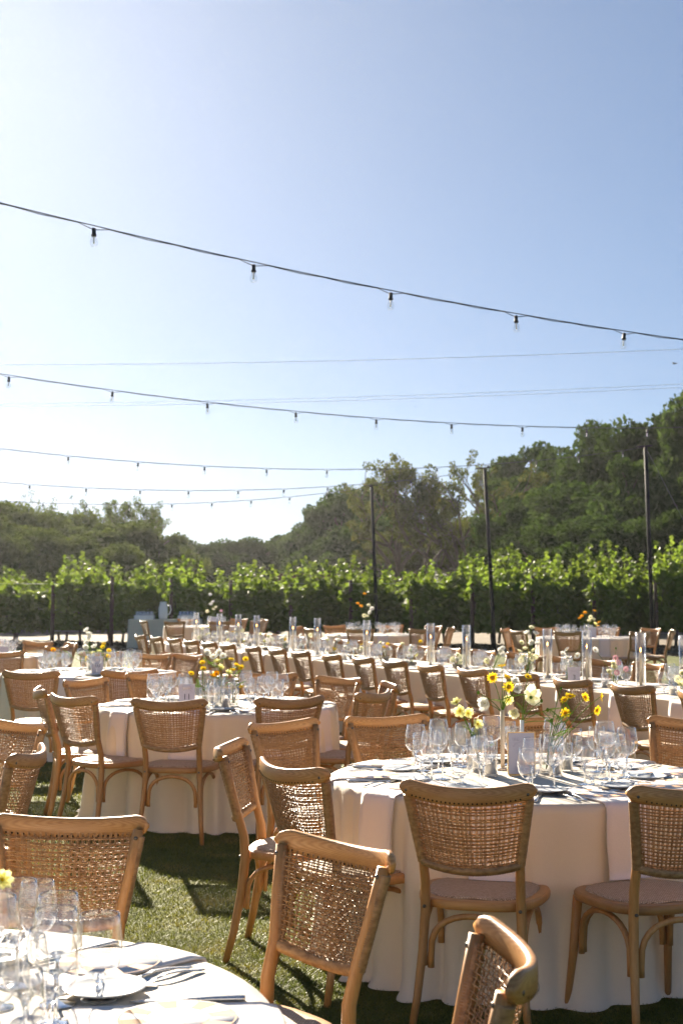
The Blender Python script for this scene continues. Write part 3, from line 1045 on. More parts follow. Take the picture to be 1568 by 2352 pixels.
    out['hem'] = m.mesh('hem_wrapping', 'cane')
    # seat
    def outline(n_, f, dz=0):
        res = []
        for k in range(n_):
            a = 2 * math.pi * k / n_
            ca, sa = math.cos(a), math.sin(a)
            p = 2 / 3.0
            x = 0.222 * math.copysign(abs(ca) ** p, ca) * f
            y = 0.215 * math.copysign(abs(sa) ** p, sa) * f
            x *= 1 + 0.10 * (y / 0.215)
            res.append((x, y, dz))
        return res
    def stack(m, rings):
        n_ = 40
        vs = []; fs = []
        for f, z in rings:
            vs += outline(n_, f, z)
        for i in range(len(rings) - 1):
            for k in range(n_):
                k2 = (k + 1) % n_
                fs.append((i * n_ + k, i * n_ + k2, (i + 1) * n_ + k2, (i + 1) * n_ + k))
        m.add(vs, fs)
        m.add(vs[:n_], [tuple(reversed(range(n_)))], smooth=False)
        m.add(vs[-n_:], [tuple(range(n_))], smooth=False)
    m = MB(); stack(m, [(0.94, 0.425), (0.985, 0.428), (1.0, 0.436), (1.0, 0.452), (0.985, 0.459), (0.96, 0.461), (0.84, 0.461)])
    out['frame'] = m.mesh('seat_frame', 'rail_wood')
    m = MB(); stack(m, [(0.845, 0.4615), (0.835, 0.467), (0.80, 0.4705), (0.6, 0.473), (0.3, 0.474), (0.1, 0.474)])
    out['seat'] = m.mesh('seat', 'seat_weave')
    # legs
    for sgn in (-1, 1):
        m = MB()
        zz = [0.0, 0.12, 0.28, 0.42, 0.52, 0.62, 0.74, 0.862]
        xx = [0.198, 0.183, 0.170, 0.163, 0.162, 0.165, 0.186, 0.203]
        yy = [-0.275, -0.245, -0.215, -0.200, -0.205, None, None, None]
        pts = [(sgn * x, (y if y is not None else ypost(z)), z) for x, y, z in zip(xx, yy, zz)]
        m.tube(pts, [0.0125, 0.0145, 0.0165, 0.018, 0.0175, 0.0165, 0.016, 0.015], 10, ell=(1.15, 0.95))
        out['rear%d' % sgn] = m.mesh('rear_leg', 'chair_wood')
        m = MB()
        m.tube([(sgn * 0.205, 0.215, 0), (sgn * 0.192, 0.19, 0.2), (sgn * 0.183, 0.165, 0.43)], [0.012, 0.0155, 0.018], 10)
        out['front%d' % sgn] = m.mesh('front_leg', 'chair_wood')
    def arch(a, b_, zlow=0.255, ztop=0.408):
        m = MB()
        a = Vector(a); b_ = Vector(b_)
        pts = []
        for i in range(15):
            t = i / 14
            x = 0.5 - 0.5 * math.cos(math.pi * t)
            h = math.sin(math.pi * t) ** 0.62
            p = a.lerp(b_, 0.02 + 0.96 * x)
            p.z = zlow + (ztop - zlow) * h
            pts.append(p)
        pts = [Vector((pts[0].x, pts[0].y, zlow - 0.035))] + pts + [Vector((pts[-1].x, pts[-1].y, zlow - 0.035))]
        m.tube(pts, 0.0105, 8, ell=(1.0, 1.1))
        return m.mesh('arch_brace', 'chair_wood')
    out['brace'] = [arch((-0.148, -0.212, 0), (0.148, -0.212, 0)), arch((-0.17, -0.195, 0), (-0.178, 0.155, 0)), arch((0.17, -0.195, 0), (0.178, 0.155, 0)), arch((-0.165, 0.170, 0), (0.165, 0.170, 0))]
    # bolts
    m = MB()
    m.lathe([(0.0, 0.005), (0.004, 0.0045), (0.0062, 0.002), (0.0066, -0.004)], 10)
    out['bolt'] = m.mesh('bolt', 'bolt_metal')
    return out
CH = [chair_meshes(1), chair_meshes(2)]
def build_chair(i):
    c = CH[i]
    def f():
        e = empty('rattan_chair')
        r_ = obj('top_rail', c['rail'], e)
        obj('lacing', c['holes'], r_, kind='stuff')
        for sg in (-1, 1):
            b_ = obj('bolt', c['bolt'], r_)
            b_.location = (sg * 0.203, ypost(0.853) - 0.0085 - 0.0235, 0.862); b_.rotation_euler = (R(90), 0, 0)
            l_ = obj('rear_leg', c['rear%d' % sg], e)
            b_ = obj('bolt', c['bolt'], l_)
            b_.location = (sg * 0.2, ypost(0.845) + 0.0165, 0.840); b_.rotation_euler = (R(-90), 0, 0)
            b_ = obj('bolt', c['bolt'], l_)
            b_.location = (sg * 0.163, -0.2225, 0.437); b_.rotation_euler = (R(90), 0, 0)
            obj('front_leg', c['front%d' % sg], e)
            obj('post_wrapping', c['wrap%d' % sg], e)
        obj('hem_wrapping', c['hem'], e)
        obj('woven_back', c['weave'], e, kind='stuff')
        obj('seat_frame', c['frame'], e)
        obj('seat', c['seat'], e)
        for b_ in c['brace']:
            obj('brace', b_, e)
        return e
    return f
chairP = [Proto(build_chair(0)), Proto(build_chair(1))]
nch = 0
def chair_at(x, y, face, label, group):
    """x, y: where the top rail stands; face: heading the sitter looks along"""
    global nch
    f = Vector((face[0], face[1], 0)).normalized()
    rz = math.atan2(-f.x, f.y)
    pos = Vector((x, y, 0.004)) + f * 0.335
    nch += 1
    return chairP[nch % 2].put(pos, rz, label, 'chair', group, scale=(1.06, 1.0, 1.0))
def chair_px(px, py, target, label, group, push=0.0):
    p = at_z(px, py, 0.872)
    if len(target) == 2:
        d_ = Vector((target[0] - p.x, target[1] - p.y, 0))
        f = d_.normalized()
        push = min(0.0, d_.length - 1.22)
    else:
        f = Vector(target)
    return chair_at(p.x + f.x * push, p.y + f.y * push, f, label, group)

# ------------------------------------------------------------------ tables and cloths
RT = 0.83
TZ = 0.762
def round_cloth(seed, rt=RT, lift=None):
    rnd = random.Random(seed)
    NA, NZ = 320, 22
    F = [0.0] * NA; G_ = [0.0] * NA
    a = 0.0
    while a < NA:
        wd = rnd.choice([rnd.uniform(7, 11), rnd.uniform(9, 14), rnd.uniform(14, 20)])
        if a + wd > NA - 8: wd = NA - a
        am = rnd.uniform(0.3, 1.1); sk = rnd.uniform(0.75, 1.35)
        for k in range(int(a), min(NA, int(a + wd) + 1)):
            x = min(1, max(0, (k - a) / wd)) ** sk
            F[k] = am * math.sin(math.pi * x) ** 0.9 - 0.25
        a += wd
    F = [(F[k - 1] + 2 * F[k] + F[(k + 1) % NA]) / 4 for k in range(NA)]
    hem = [rnd.uniform(-0.01, 0.012) for _ in range(NA)]
    pro = [(0.0, 0), (0.3, 0), (0.6, 0), (0.85, 0), (0.97, 0)]
    m = MB()
    vs = [(0, 0, TZ)]
    rings = []
    for f, _ in pro[1:]:
        rings.append([(f * rt * math.cos(2 * math.pi * k / NA), f * rt * math.sin(2 * math.pi * k / NA), TZ + 0.0006 * math.sin(5 * k * 6.28 / NA + f * 9)) for k in range(NA)])
    for i in range(NZ + 1):
        t = i / NZ
        ring = []
        for k in range(NA):
            a = 2 * math.pi * k / NA
            z = TZ - 0.004 - t * (TZ - 0.012)
            am = 0.12 * t ** 0.65
            r_ = rt + 0.004 + 0.012 * t + am * F[k] + 0.012 * t * math.sin(3 * a + seed)
            if t > 0.93:   # hem rests on the lawn and spreads
                q = (t - 0.93) / 0.07
                r_ += 0.04 * q * (0.7 + 0.3 * F[k])
                z = z * (1 - q) + 0.012 * q
            ring.append((r_ * math.cos(a), r_ * math.sin(a), z))
        rings.append(ring)
    for r_ in rings: vs += r_
    fs = [(0, 1 + k, 1 + (k + 1) % NA) for k in range(NA)]
    for i in range(len(rings) - 1):
        b_ = 1 + i * NA; c = b_ + NA
        for k in range(NA):
            k2 = (k + 1) % NA
            fs.append((b_ + k, c + k, c + k2, b_ + k2))
    m.add(vs, fs)
    return m.mesh('round_tablecloth', 'linen')
CL = [round_cloth(3), round_cloth(8), round_cloth(21)]
def build_rtable():
    e = empty('round_table')
    m = MB(); m.lathe([(0, 0.735), (0.80, 0.735), (0.815, 0.742), (0.815, 0.752), (0.80, 0.757), (0, 0.757)], 40)
    obj('tabletop', m.mesh('round_tabletop', 'table_ply'), e)
    for sx in (-1, 1):
        for sy in (-1, 1):
            m = MB(); m.tube([(sx * 0.42, sy * 0.38, 0.004), (sx * 0.42, sy * 0.38, 0.735)], 0.014, 8)
            obj('leg', m.mesh('table_leg', 'black_metal'), e)
    return e
rtableP = Proto(build_rtable)
def round_table(x, y, ci, desc, rz=0):
    rtableP.put((x, y, 0.004), rz, 'folding round table hidden under ' + desc.replace('the ', 'the cloth of the ', 1), 'table', 'round dining tables')
    c = obj('tablecloth', CL[ci % 3])
    c.location = (x, y, 0.0)
    c.rotation_euler = (0, 0, rz)
    tag(c, 'blush linen floor length cloth on ' + desc, 'tablecloth', 'blush tablecloths')

# ------------------------------------------------------------------ tableware
def lathe_obj(name, prof, mat, n=24, parent=None):
    m = MB(); m.lathe(prof, n)
    return m.mesh(name, mat)
def glass_builder(name, bowl, stem, foot):
    b_ = lathe_obj(name + '_bowl', bowl, 'thin_glass', 26)
    s_ = lathe_obj(name + '_stem', stem, 'stem_glass', 12)
    f_ = lathe_obj(name + '_foot', foot, 'stem_glass', 24)
    def f():
        e = empty(name)
        obj('bowl', b_, e); obj('stem', s_, e); obj('foot', f_, e)
        return e
    return Proto(f)
FOOT = [(0.0, 0.007), (0.006, 0.006), (0.020, 0.003), (0.036, 0.0015), (0.0365, 0.0005), (0.036, 0.0), (0.0, 0.0)]
gobletP = glass_builder('water_goblet',
    [(0.0, 0.040), (0.011, 0.041), (0.029, 0.052), (0.042, 0.072), (0.0465, 0.095), (0.046, 0.118), (0.0425, 0.148), (0.0400, 0.168), (0.0392, 0.168), (0.0395, 0.165)],
    [(0.0055, 0.005), (0.0055, 0.012), (0.008, 0.017), (0.0085, 0.023), (0.0065, 0.030), (0.0095, 0.040), (0.018, 0.046), (0.014, 0.050), (0.0, 0.0515)], FOOT)
wineP = glass_builder('wine_glass',
    [(0.0, 0.092), (0.008, 0.093), (0.031, 0.104), (0.046, 0.124), (0.0495, 0.143), (0.0475, 0.168), (0.041, 0.200), (0.0375, 0.215), (0.0367, 0.215), (0.037, 0.212)],
    [(0.0055, 0.005), (0.0042, 0.012), (0.0036, 0.05), (0.0042, 0.085), (0.0085, 0.0925), (0.018, 0.0975), (0.012, 0.101), (0.0, 0.1025)], FOOT)
whiteP = glass_builder('white_wine_glass',
    [(0.0, 0.088), (0.007, 0.089), (0.027, 0.100), (0.039, 0.118), (0.042, 0.136), (0.0405, 0.158), (0.0355, 0.190), (0.0335, 0.200), (0.0327, 0.200), (0.033, 0.197)],
    [(0.0052, 0.005), (0.004, 0.012), (0.0034, 0.05), (0.004, 0.080), (0.0075, 0.0885), (0.016, 0.0935), (0.011, 0.097), (0.0, 0.098)], [(r_ * 0.93, z) for r_, z in FOOT])
def simple(name, me):
    return Proto(lambda: obj(name, me))
plate_me = lathe_obj('bread_plate', [(0.0, 0.004), (0.045, 0.0042), (0.055, 0.006), (0.072, 0.011), (0.084, 0.0165), (0.0852, 0.0175), (0.0845, 0.0185), (0.070, 0.0140), (0.054, 0.0085), (0.0, 0.0075)], 'porcelain', 36)
m_ = MB(); m_.lathe([(0.0, 0.0), (0.044, 0.0), (0.046, 0.005)], 30); 
plateP = simple('bread_plate', plate_me)
def build_menu(rad=0.115):
    e = empty('round_menu')
    m = MB(); m.lathe([(0, 0), (rad, 0), (rad, 0.0016), (0, 0.0016)], 48, 0)
    card = obj('card', m.mesh('menu_card', 'paper'), e)
    m = MB()
    n_ = 16
    for k in range(n_):
        if k % 2 == 0:
            a0 = 2 * math.pi * k / n_; a1 = 2 * math.pi * (k + 1) / n_
            K = 5
            vs = []
            for i in range(K + 1):
                a = a0 + (a1 - a0) * i / K
                vs += [(0.062 * math.cos(a), 0.062 * math.sin(a), 0.0019), (0.108 * math.cos(a), 0.108 * math.sin(a), 0.0019)]
            m.add(vs, [(2 * i, 2 * i + 1, 2 * i + 3, 2 * i + 2) for i in range(K)], smooth=False)
    for (r0, r1) in ((0.1085, 0.1115), (0.0595, 0.0612)):
        K = 48
        vs = []
        for i in range(K):
            a = 6.2832 * i / K
            vs += [(r0 * math.cos(a), r0 * math.sin(a), 0.0021), (r1 * math.cos(a), r1 * math.sin(a), 0.0021)]
        m.add(vs, [(2 * i, 2 * i + 1, (2 * i + 3) % (2 * K), (2 * i + 2) % (2 * K)) for i in range(K)], smooth=False)
    obj('border_print', m.mesh('menu_border', 'peach_print'), card, kind='stuff')
    m = MB()
    rnd = random.Random(4)
    for j in range(8):
        y = 0.036 - j * 0.010
        half = rnd.uniform(0.016, 0.036)
        x = -half
        while x < half:
            l_ = rnd.uniform(0.003, 0.009)
            m.add([(x, y, 0.002), (x + l_, y, 0.002), (x + l_, y + 0.0022, 0.002), (x, y + 0.0022, 0.002)], [(0, 1, 2, 3)], smooth=False)
            x += l_ + 0.0025
    obj('text_print', m.mesh('menu_text', 'faint_ink'), card, kind='stuff')
    return e
menuP = Proto(build_menu)
def napkin_mesh(r_in, r_out, drop, wd=0.19, gap=0.02, straight=False):
    """folded napkin lying on the table and hanging over its edge; local +Y points to the edge"""
    m = MB()
    prof = [(r_in, 0.0), (r_in + 0.05, 0.0), ((r_in + r_out) / 2, 0.0), (r_out - 0.02, 0.0), (r_out + 0.004, -0.004), (r_out + 0.014, -0.018)]
    for i in range(1, 9):
        t = i / 8
        prof.append((r_out + 0.014 + gap * t ** 0.7, -0.018 - drop * t))
    hw = wd / 2
    nx_ = 6
    rows = []
    for layer in (0.0012, 0.0075):
        rr = []
        for i, (y, z) in enumerate(prof):
            for k in range(nx_ + 1):
                x = -hw + wd * k / nx_ 
                # follow the round edge
                yy = y if straight else (y - (r_out - math.sqrt(max(0.01, r_out ** 2 - x * x))) * min(1, max(0, (y - r_in) / (r_out - r_in))))
                nz = layer if i < 4 else layer * 0.5
                ny = 0 if i < 4 else layer
                rr.append((x + 0.003 * math.sin(i * 0.9) * (1 if k in (0, nx_) else 0), yy + ny, z + nz))
        rows.append(rr)
    n1 = len(rows[0])
    vs = rows[0] + rows[1]
    fs = []
    P = len(prof)
    for i in range(P - 1):
        for k in range(nx_):
            a = i * (nx_ + 1) + k
            fs.append((n1 + a, n1 + a + 1, n1 + a + nx_ + 2, n1 + a + nx_ + 1))
            fs.append((a, a + nx_ + 1, a + nx_ + 2, a + 1))
    for i in range(P - 1):
        for k in (0, nx_):
            a = i * (nx_ + 1) + k; b_ = a + nx_ + 1
            fs.append((a, b_, n1 + b_, n1 + a))
    for k in range(nx_):
        a = k; fs.append((a, a + 1, n1 + a + 1, n1 + a))
        a = (P - 1) * (nx_ + 1) + k; fs.append((a, a + 1, n1 + a + 1, n1 + a))
    m.add(vs, fs, smooth=True)
    return m.mesh('napkin', 'napkin')
napR = simple('napkin', napkin_mesh(0.44, RT, 0.27))
napS = simple('napkin', napkin_mesh(-0.40, 0.0, 0.27, straight=True))
def cutlery_mesh(kind):
    """lies along Y, tip at +Y, length about 0.2"""
    m = MB()
    def bar(pts, mi=0):
        # pts: (y, halfwidth, z, thick)
        vs = []; fs = []
        for y, hw, z, th in pts:
            vs += [(-hw, y, z), (hw, y, z), (hw * 0.8, y, z + th), (-hw * 0.8, y, z + th)]
        n_ = len(pts)
        for i in range(n_ - 1):
            for k in range(4):
                k2 = (k + 1) % 4
                fs.append((i * 4 + k, i * 4 + k2, (i + 1) * 4 + k2, (i + 1) * 4 + k))
        fs += [(3, 2, 1, 0), ((n_ - 1) * 4, (n_ - 1) * 4 + 1, (n_ - 1) * 4 + 2, (n_ - 1) * 4 + 3)]
        m.add(vs, fs)
    if kind == 'knife':
        bar([(-0.11, 0.006, 0.0, 0.008), (-0.10, 0.0085, 0, 0.009), (-0.02, 0.0075, 0, 0.008), (0.0, 0.005, 0.001, 0.006), (0.02, 0.009, 0.002, 0.002), (0.08, 0.010, 0.002, 0.002), (0.11, 0.006, 0.002, 0.0015), (0.118, 0.002, 0.002, 0.001)])
    elif kind == 'butter':
        bar([(-0.075, 0.005, 0.0, 0.006), (-0.065, 0.0065, 0, 0.007), (-0.01, 0.005, 0, 0.006), (0.01, 0.0085, 0.001, 0.002), (0.05, 0.0095, 0.001, 0.002), (0.07, 0.003, 0.001, 0.0015)])
    else:
        bar([(-0.10, 0.005, 0.001, 0.003), (-0.085, 0.0085, 0.002, 0.003), (-0.04, 0.0055, 0.009, 0.003), (0.0, 0.0035, 0.010, 0.0035), (0.03, 0.0035, 0.005, 0.0035)])
        if kind == 'fork':
            bar([(0.03, 0.004, 0.005, 0.003), (0.045, 0.011, 0.002, 0.002), (0.062, 0.0125, 0.0015, 0.002)])
            for k in range(4):
                x = -0.0105 + 0.007 * k
                m.box(x - 0.0018, x + 0.0018, 0.060, 0.100, 0.003, 0.0048)
        else:
            vs = []; fs = []
            for i in range(7):
                for k in range(12):
                    a = 6.2832 * k / 12; f_ = i / 6
                    vs.append((0.0205 * f_ * math.cos(a), 0.062 + 0.032 * f_ * math.sin(a), 0.0012 + 0.008 * f_ * f_ ))
            for i in range(6):
                for k in range(12):
                    k2 = (k + 1) % 12
                    fs.append((i * 12 + k, i * 12 + k2, (i + 1) * 12 + k2, (i + 1) * 12 + k))
            m.add(vs, fs)
    return m.mesh(kind, 'steel')
forkP = simple('fork', cutlery_mesh('fork'))
spoonP = simple('spoon', cutlery_mesh('spoon'))
knifeP = simple('knife', cutlery_mesh('knife'))
butterP = simple('butter_knife', cutlery_mesh('butter'))
srnd = random.Random(12)
def setting(origin, out, r_menu, r_edge, where, nap, cutlery=True, glasses=True, menu=True, plates=True, zt=None):
    """one place at the table. origin: point from which radii count, out: unit vector to the guest"""
    zt = (TZ + 0.002) if zt is None else zt
    o = Vector((out[0], out[1], 0)).normalized()
    rt_ = Vector((-o.y, o.x, 0))        # guest's right hand
    rz = math.atan2(-o.x, o.y)          # local +Y -> out
    P = lambda r_, t: Vector((origin[0], origin[1], zt)) + o * r_ + rt_ * t
    j = lambda a: srnd.uniform(-a, a)
    if nap is not None:
        nap.put(P(0 if nap is napR else r_edge, 0) if nap is napS else P(0, 0), rz + j(0.02), 'blush folded napkin hanging over the edge of ' + where, 'napkin', 'napkins on ' + where)
    if menu:
        menuP.put(P(r_menu, j(0.01)) + Vector((0, 0, 0.0085)), rz + math.pi + j(0.15), 'round paper menu with peach border lying on ' + where, 'menu', 'menus on ' + where)
    if plates:
        pp = P(r_menu - 0.135, -0.165)
        plateP.put(pp, 0, 'small white bread plate on ' + where, 'plate', 'bread plates on ' + where)
        if cutlery:
            butterP.put(pp + Vector((0, 0, 0.017)) + rt_ * 0.02, rz + 1.1 + j(0.25), 'butter knife resting across a bread plate on ' + where, 'knife', 'butter knives on ' + where)
    if cutlery:
        forkP.put(P(r_menu + 0.015, -0.135), rz + math.pi + j(0.05), 'steel dinner fork beside a menu on ' + where, 'fork', 'forks on ' + where)
        spoonP.put(P(r_menu + 0.02, -0.172), rz + math.pi + j(0.06), 'steel spoon beside a fork on ' + where, 'spoon', 'spoons on ' + where)
        knifeP.put(P(r_menu + 0.02, 0.145), rz + math.pi + j(0.05), 'steel dinner knife beside a menu on ' + where, 'knife', 'dinner knives on ' + where)
    if glasses:
        gobletP.put(P(r_menu - 0.20, 0.085 + j(0.01)), j(3), 'short stemmed water goblet on ' + where, 'goblet', 'water goblets on ' + where)
        wineP.put(P(r_menu - 0.225 + j(0.01), 0.185 + j(0.01)), j(3), 'large tall stemmed wine glass on ' + where, 'wine glass', 'large wine glasses on ' + where)
        whiteP.put(P(r_menu - 0.285, 0.10 + j(0.015)), j(3), 'slim tall stemmed wine glass on ' + where, 'wine glass', 'slim wine glasses on ' + where)

# ------------------------------------------------------------------ flowers
def petal_mesh(name, L, W, cup, mat, notch=False, nseg=4):
    """a petal along +Y, rising by cup"""
    m = MB()
    vs = []; fs = []
    for i in range(nseg + 1):
        t = i / nseg
        wd = W * math.sin(math.pi * min(0.96, 0.12 + 0.80 * t)) ** 0.8 * 0.5
        y = L * t
        z = cup * t * t
        tip = -0.10 * L if (notch and i == nseg) else 0
        for k, s_ in enumerate((-1, -0.5, 0, 0.5, 1)):
            vs.append((s_ * wd, y + (tip if k == 2 else 0), z + 0.12 * W * abs(s_)))
    for i in range(nseg):
        for k in range(4):
            fs.append((i * 5 + k, i * 5 + k + 1, i * 5 + k + 6, i * 5 + k + 5))
    m.add(vs, fs)
    return m.mesh(name, mat)
def eye_mesh(r_, h, mat='flower_eye'):
    m = MB(); m.lathe([(r_ * 0.2, -h * 0.6), (r_ * 0.9, -h * 0.2), (r_, h * 0.2), (r_ * 0.7, h * 0.8), (0, h)], 10)
    return m.mesh('flower_centre', mat)
FK = {}
def fkind(key, n_, L, W, cup, mat, er, eh, emat='flower_eye', layers=1, tilt=0.0):
    FK[key] = (n_, petal_mesh('petal', L, W, cup, mat, True), eye_mesh(er, eh, emat), layers, tilt)
fkind('cosmos_yellow', 8, 0.024, 0.015, 0.004, 'petal_yellow', 0.007, 0.005)
fkind('cosmos_pale', 7, 0.028, 0.022, 0.010, 'petal_pale', 0.006, 0.005, 'petal_yellow')
fkind('cosmos_white', 8, 0.030, 0.021, 0.006, 'petal_white', 0.007, 0.006, 'petal_yellow')
fkind('daisy', 12, 0.026, 0.010, 0.002, 'petal_yellow', 0.010, 0.007)
fkind('poppy', 5, 0.046, 0.050, 0.030, 'petal_cream', 0.008, 0.010, 'stem_green')
fkind('cream_double', 9, 0.028, 0.022, 0.014, 'petal_cream', 0.008, 0.006, 'petal_pale', 2)
fkind('orange', 8, 0.026, 0.018, 0.006, 'petal_orange', 0.008, 0.006)
fkind('white_ruffle', 7, 0.034, 0.032, 0.020, 'petal_white', 0.006, 0.006, 'petal_pale', 2)
def ball_mesh(r_, mat, seed):
    rng = np.random.default_rng(seed)
    n_ = 130
    i = np.arange(n_) + 0.5
    ph = np.arccos(1 - 2 * i / n_); th = np.pi * (1 + 5 ** 0.5) * i
    d = np.stack([np.cos(th) * np.sin(ph), np.sin(th) * np.sin(ph), np.cos(ph)], 1)
    a = np.cross(d, rng.normal(size=(n_, 3))); a /= np.linalg.norm(a, axis=1)[:, None]
    b_ = np.cross(d, a)
    s_ = r_ * 0.16
    p = d * (r_ * (0.92 + 0.14 * rng.random(n_)))[:, None]
    base = d * r_ * 0.55
    return np_mesh('ball_head', np.stack([base, p + a * s_, p + d * s_ * 0.5, p - a * s_], 1).reshape(-1, 3), None, 4, mat)
FK_BALL = ball_mesh(0.022, 'petal_pink', 3)
FK_WBALL = ball_mesh(0.026, 'petal_cream', 4)
def frond_mesh(seed, L=0.12):
    """feathery leaf spray"""
    rnd = random.Random(seed)
    m = MB()
    m.tube([(0, 0, 0), (0, L * 0.5, L * 0.25), (0, L, L * 0.3)], [0.0012, 0.001, 0.0006], 4)
    for i in range(14):
        t = 0.1 + 0.88 * i / 13
        y = L * t; z = L * 0.3 * math.sin(t * 1.4)
        for sg in (-1, 1):
            l_ = 0.030 * (1.1 - 0.7 * t) * rnd.uniform(0.7, 1.2)
            dx = sg * l_ * 0.75; dy = l_ * 0.6; w_ = 0.0022
            m.add([(0, y - w_, z), (dx * 0.5, y + dy * 0.5 - w_ * 1.5, z + 0.004), (dx, y + dy, z + 0.001), (dx * 0.5, y + dy * 0.5 + w_ * 1.5, z + 0.004), (0, y + w_, z)], [(0, 1, 2, 3, 4)], smooth=False)
    return m.mesh('feathery_leaf', 'stem_green')
FROND = [frond_mesh(1), frond_mesh(2, 0.09)]
frnd = random.Random(77)
def flower(base, head, kind, label, group, face=None, petals_apart=True, frond=0, scale=1.0, bend=0.25, cat='flower'):
    """one cut flower: stem from base to head, head turned to face"""
    base = Vector(base); head = Vector(head)
    e = empty('cut_flower', base)
    h = head - base
    side = Vector((h.x, h.y, 0)) 
    mid = h * 0.5 + Vector((-side.x * bend, -side.y * bend, h.length * 0.06))
    path = []
    for i in range(9):
        t = i / 8
        path.append(mid * (2 * t * (1 - t)) + h * (t * t))
    m = MB(); m.tube(path, [0.0022 - 0.0008 * i / 8 for i in range(9)], 5)
    obj('stem', m.mesh('flower_stem', 'stem_green'), e)
    if kind in ('pink_ball', 'white_ball'):
        b_ = obj('flower_head', FK_BALL if kind == 'pink_ball' else FK_WBALL, e, kind='stuff')
        b_.location = h; b_.scale = (scale,) * 3
    elif kind == 'bud':
        m = MB(); m.lathe([(0.001, -0.008), (0.006, -0.004), (0.0075, 0.002), (0.005, 0.009), (0, 0.012)], 8)
        b_ = obj('bud', m.mesh('bud', 'stem_green'), e); b_.location = h; b_.scale = (scale,) * 3
    elif kind != 'none':
        n_, pm, em, layers, tilt = FK[kind]
        d = Vector(face) if face else Vector((frnd.uniform(-0.5, 0.5), frnd.uniform(-0.9, -0.1), frnd.uniform(0.3, 1.0)))
        d.normalize()
        rot = d.to_track_quat('Z', 'Y').to_euler()
        hd = obj('flower_centre', em, e)
        hd.location = h; hd.rotation_euler = rot; hd.scale = (scale,) * 3
        if petals_apart:
            for la in range(layers):
                for k in range(n_):
                    p_ = obj('petal', pm, hd)
                    p_.rotation_euler = (frnd.uniform(-0.12, 0.2) + la * 0.5, frnd.uniform(-0.15, 0.15), 6.2832 * (k + 0.5 * la) / n_ + frnd.uniform(-0.08, 0.08))
                    s_ = frnd.uniform(0.9, 1.08) * (1 - 0.25 * la)
                    p_.scale = (s_, s_, s_)
        else:
            key = (kind, 'j')
            if key not in FK:
                m = MB()
                src = pm
                vv = [v.co.copy() for v in src.vertices]; ff = [tuple(p_.vertices) for p_ in src.polygons]
                for la in range(layers):
                    for k in range(n_):
                        mt = Matrix.Rotation(6.2832 * (k + 0.5 * la) / n_, 3, 'Z') @ Matrix.Rotation(0.08 + la * 0.5, 3, 'X')
                        m.add([mt @ (v * (1 - 0.25 * la)) for v in vv], ff)
                me = m.mesh('petals_joined', 'petal_white'); me.materials.clear(); me.materials.append(src.materials[0])
                FK[key] = me
            obj('petals', FK[key], hd, kind='stuff')
    for k in range(frond):
        f_ = obj('feathery_leaf', FROND[k % 2], e)
        t = frnd.uniform(0.3, 0.85)
        f_.location = mid * (2 * t * (1 - t)) + h * (t * t)
        f_.rotation_euler = (frnd.uniform(-0.2, 0.5), frnd.uniform(-0.4, 0.4), frnd.uniform(0, 6.28))
        f_.scale = (scale * 0.9,) * 3
    tag(e, label, cat, group)
    return e
def cyl_glass(name, r_, h, n=20):
    """hollow glass cylinder with a base"""
    return lathe_obj(name, [(0.0, 0.0), (r_, 0.0), (r_, h), (r_ - 0.003, h), (r_ - 0.003, 0.008), (0.0, 0.008)], 'thin_glass', n)
hur_glass = cyl_glass('hurricane_glass', 0.042, 0.455)
vot_glass = cyl_glass('votive_glass', 0.030, 0.115)
bud_glass = cyl_glass('bud_vase_glass', 0.027, 0.15)
tap_me = lathe_obj('taper_candle', [(0.0, 0.01), (0.0115, 0.01), (0.0115, 0.05), (0.0105, 0.285), (0.007, 0.296), (0.0, 0.298)], 'wax', 12)
hold_me = lathe_obj('candle_foot', [(0.0, 0.0085), (0.022, 0.0085), (0.024, 0.012), (0.017, 0.018), (0.017, 0.035), (0.0125, 0.035), (0.0, 0.03)], 'white_ceramic', 14)
flame_me = lathe_obj('flame', [(0.0, 0.300), (0.004, 0.305), (0.0058, 0.313), (0.0042, 0.325), (0.0, 0.338)], 'flame', 8)
wick_me = lathe_obj('wick', [(0.0008, 0.296), (0.0008, 0.304)], 'hole', 5)
def build_hur():
    e = empty('hurricane_candle')
    obj('glass_cylinder', hur_glass, e)
    c = obj('taper_candle', tap_me, e)
    obj('flame', flame_me, c); obj('wick', wick_me, c)
    obj('candle_foot', hold_me, e)
    return e
hurP = Proto(build_hur)
vw_me = lathe_obj('votive_wax', [(0.0, 0.0085), (0.0255, 0.0085), (0.0255, 0.045), (0.022, 0.046), (0.0, 0.044)], 'white_wax', 16)
def build_vot():
    e = empty('votive_candle'); obj('glass_cup', vot_glass, e); obj('candle', vw_me, e); return e
votP = Proto(build_vot)
budP = simple('bud_vase', bud_glass)
bowl_me = lathe_obj('stone_bowl', [(0.0, 0.004), (0.028, 0.0), (0.034, 0.003), (0.052, 0.022), (0.063, 0.042), (0.064, 0.046), (0.060, 0.045), (0.048, 0.024), (0.03, 0.012), (0.0, 0.010)], 'stoneware', 24)
bowlP = simple('stone_bowl', bowl_me)
def text_mesh(txt, size):
    cu = bpy.data.curves.new('number', 'FONT')
    cu.body = txt; cu.size = size; cu.align_x = 'CENTER'; cu.extrude = 0.0006
    o = bpy.data.objects.new('tmp', cu); col.objects.link(o)
    dg = bpy.context.evaluated_depsgraph_get()
    me = bpy.data.meshes.new_from_object(o.evaluated_get(dg))
    bpy.data.objects.remove(o)
    me.materials.clear(); me.materials.append(M['ink'])
    return me
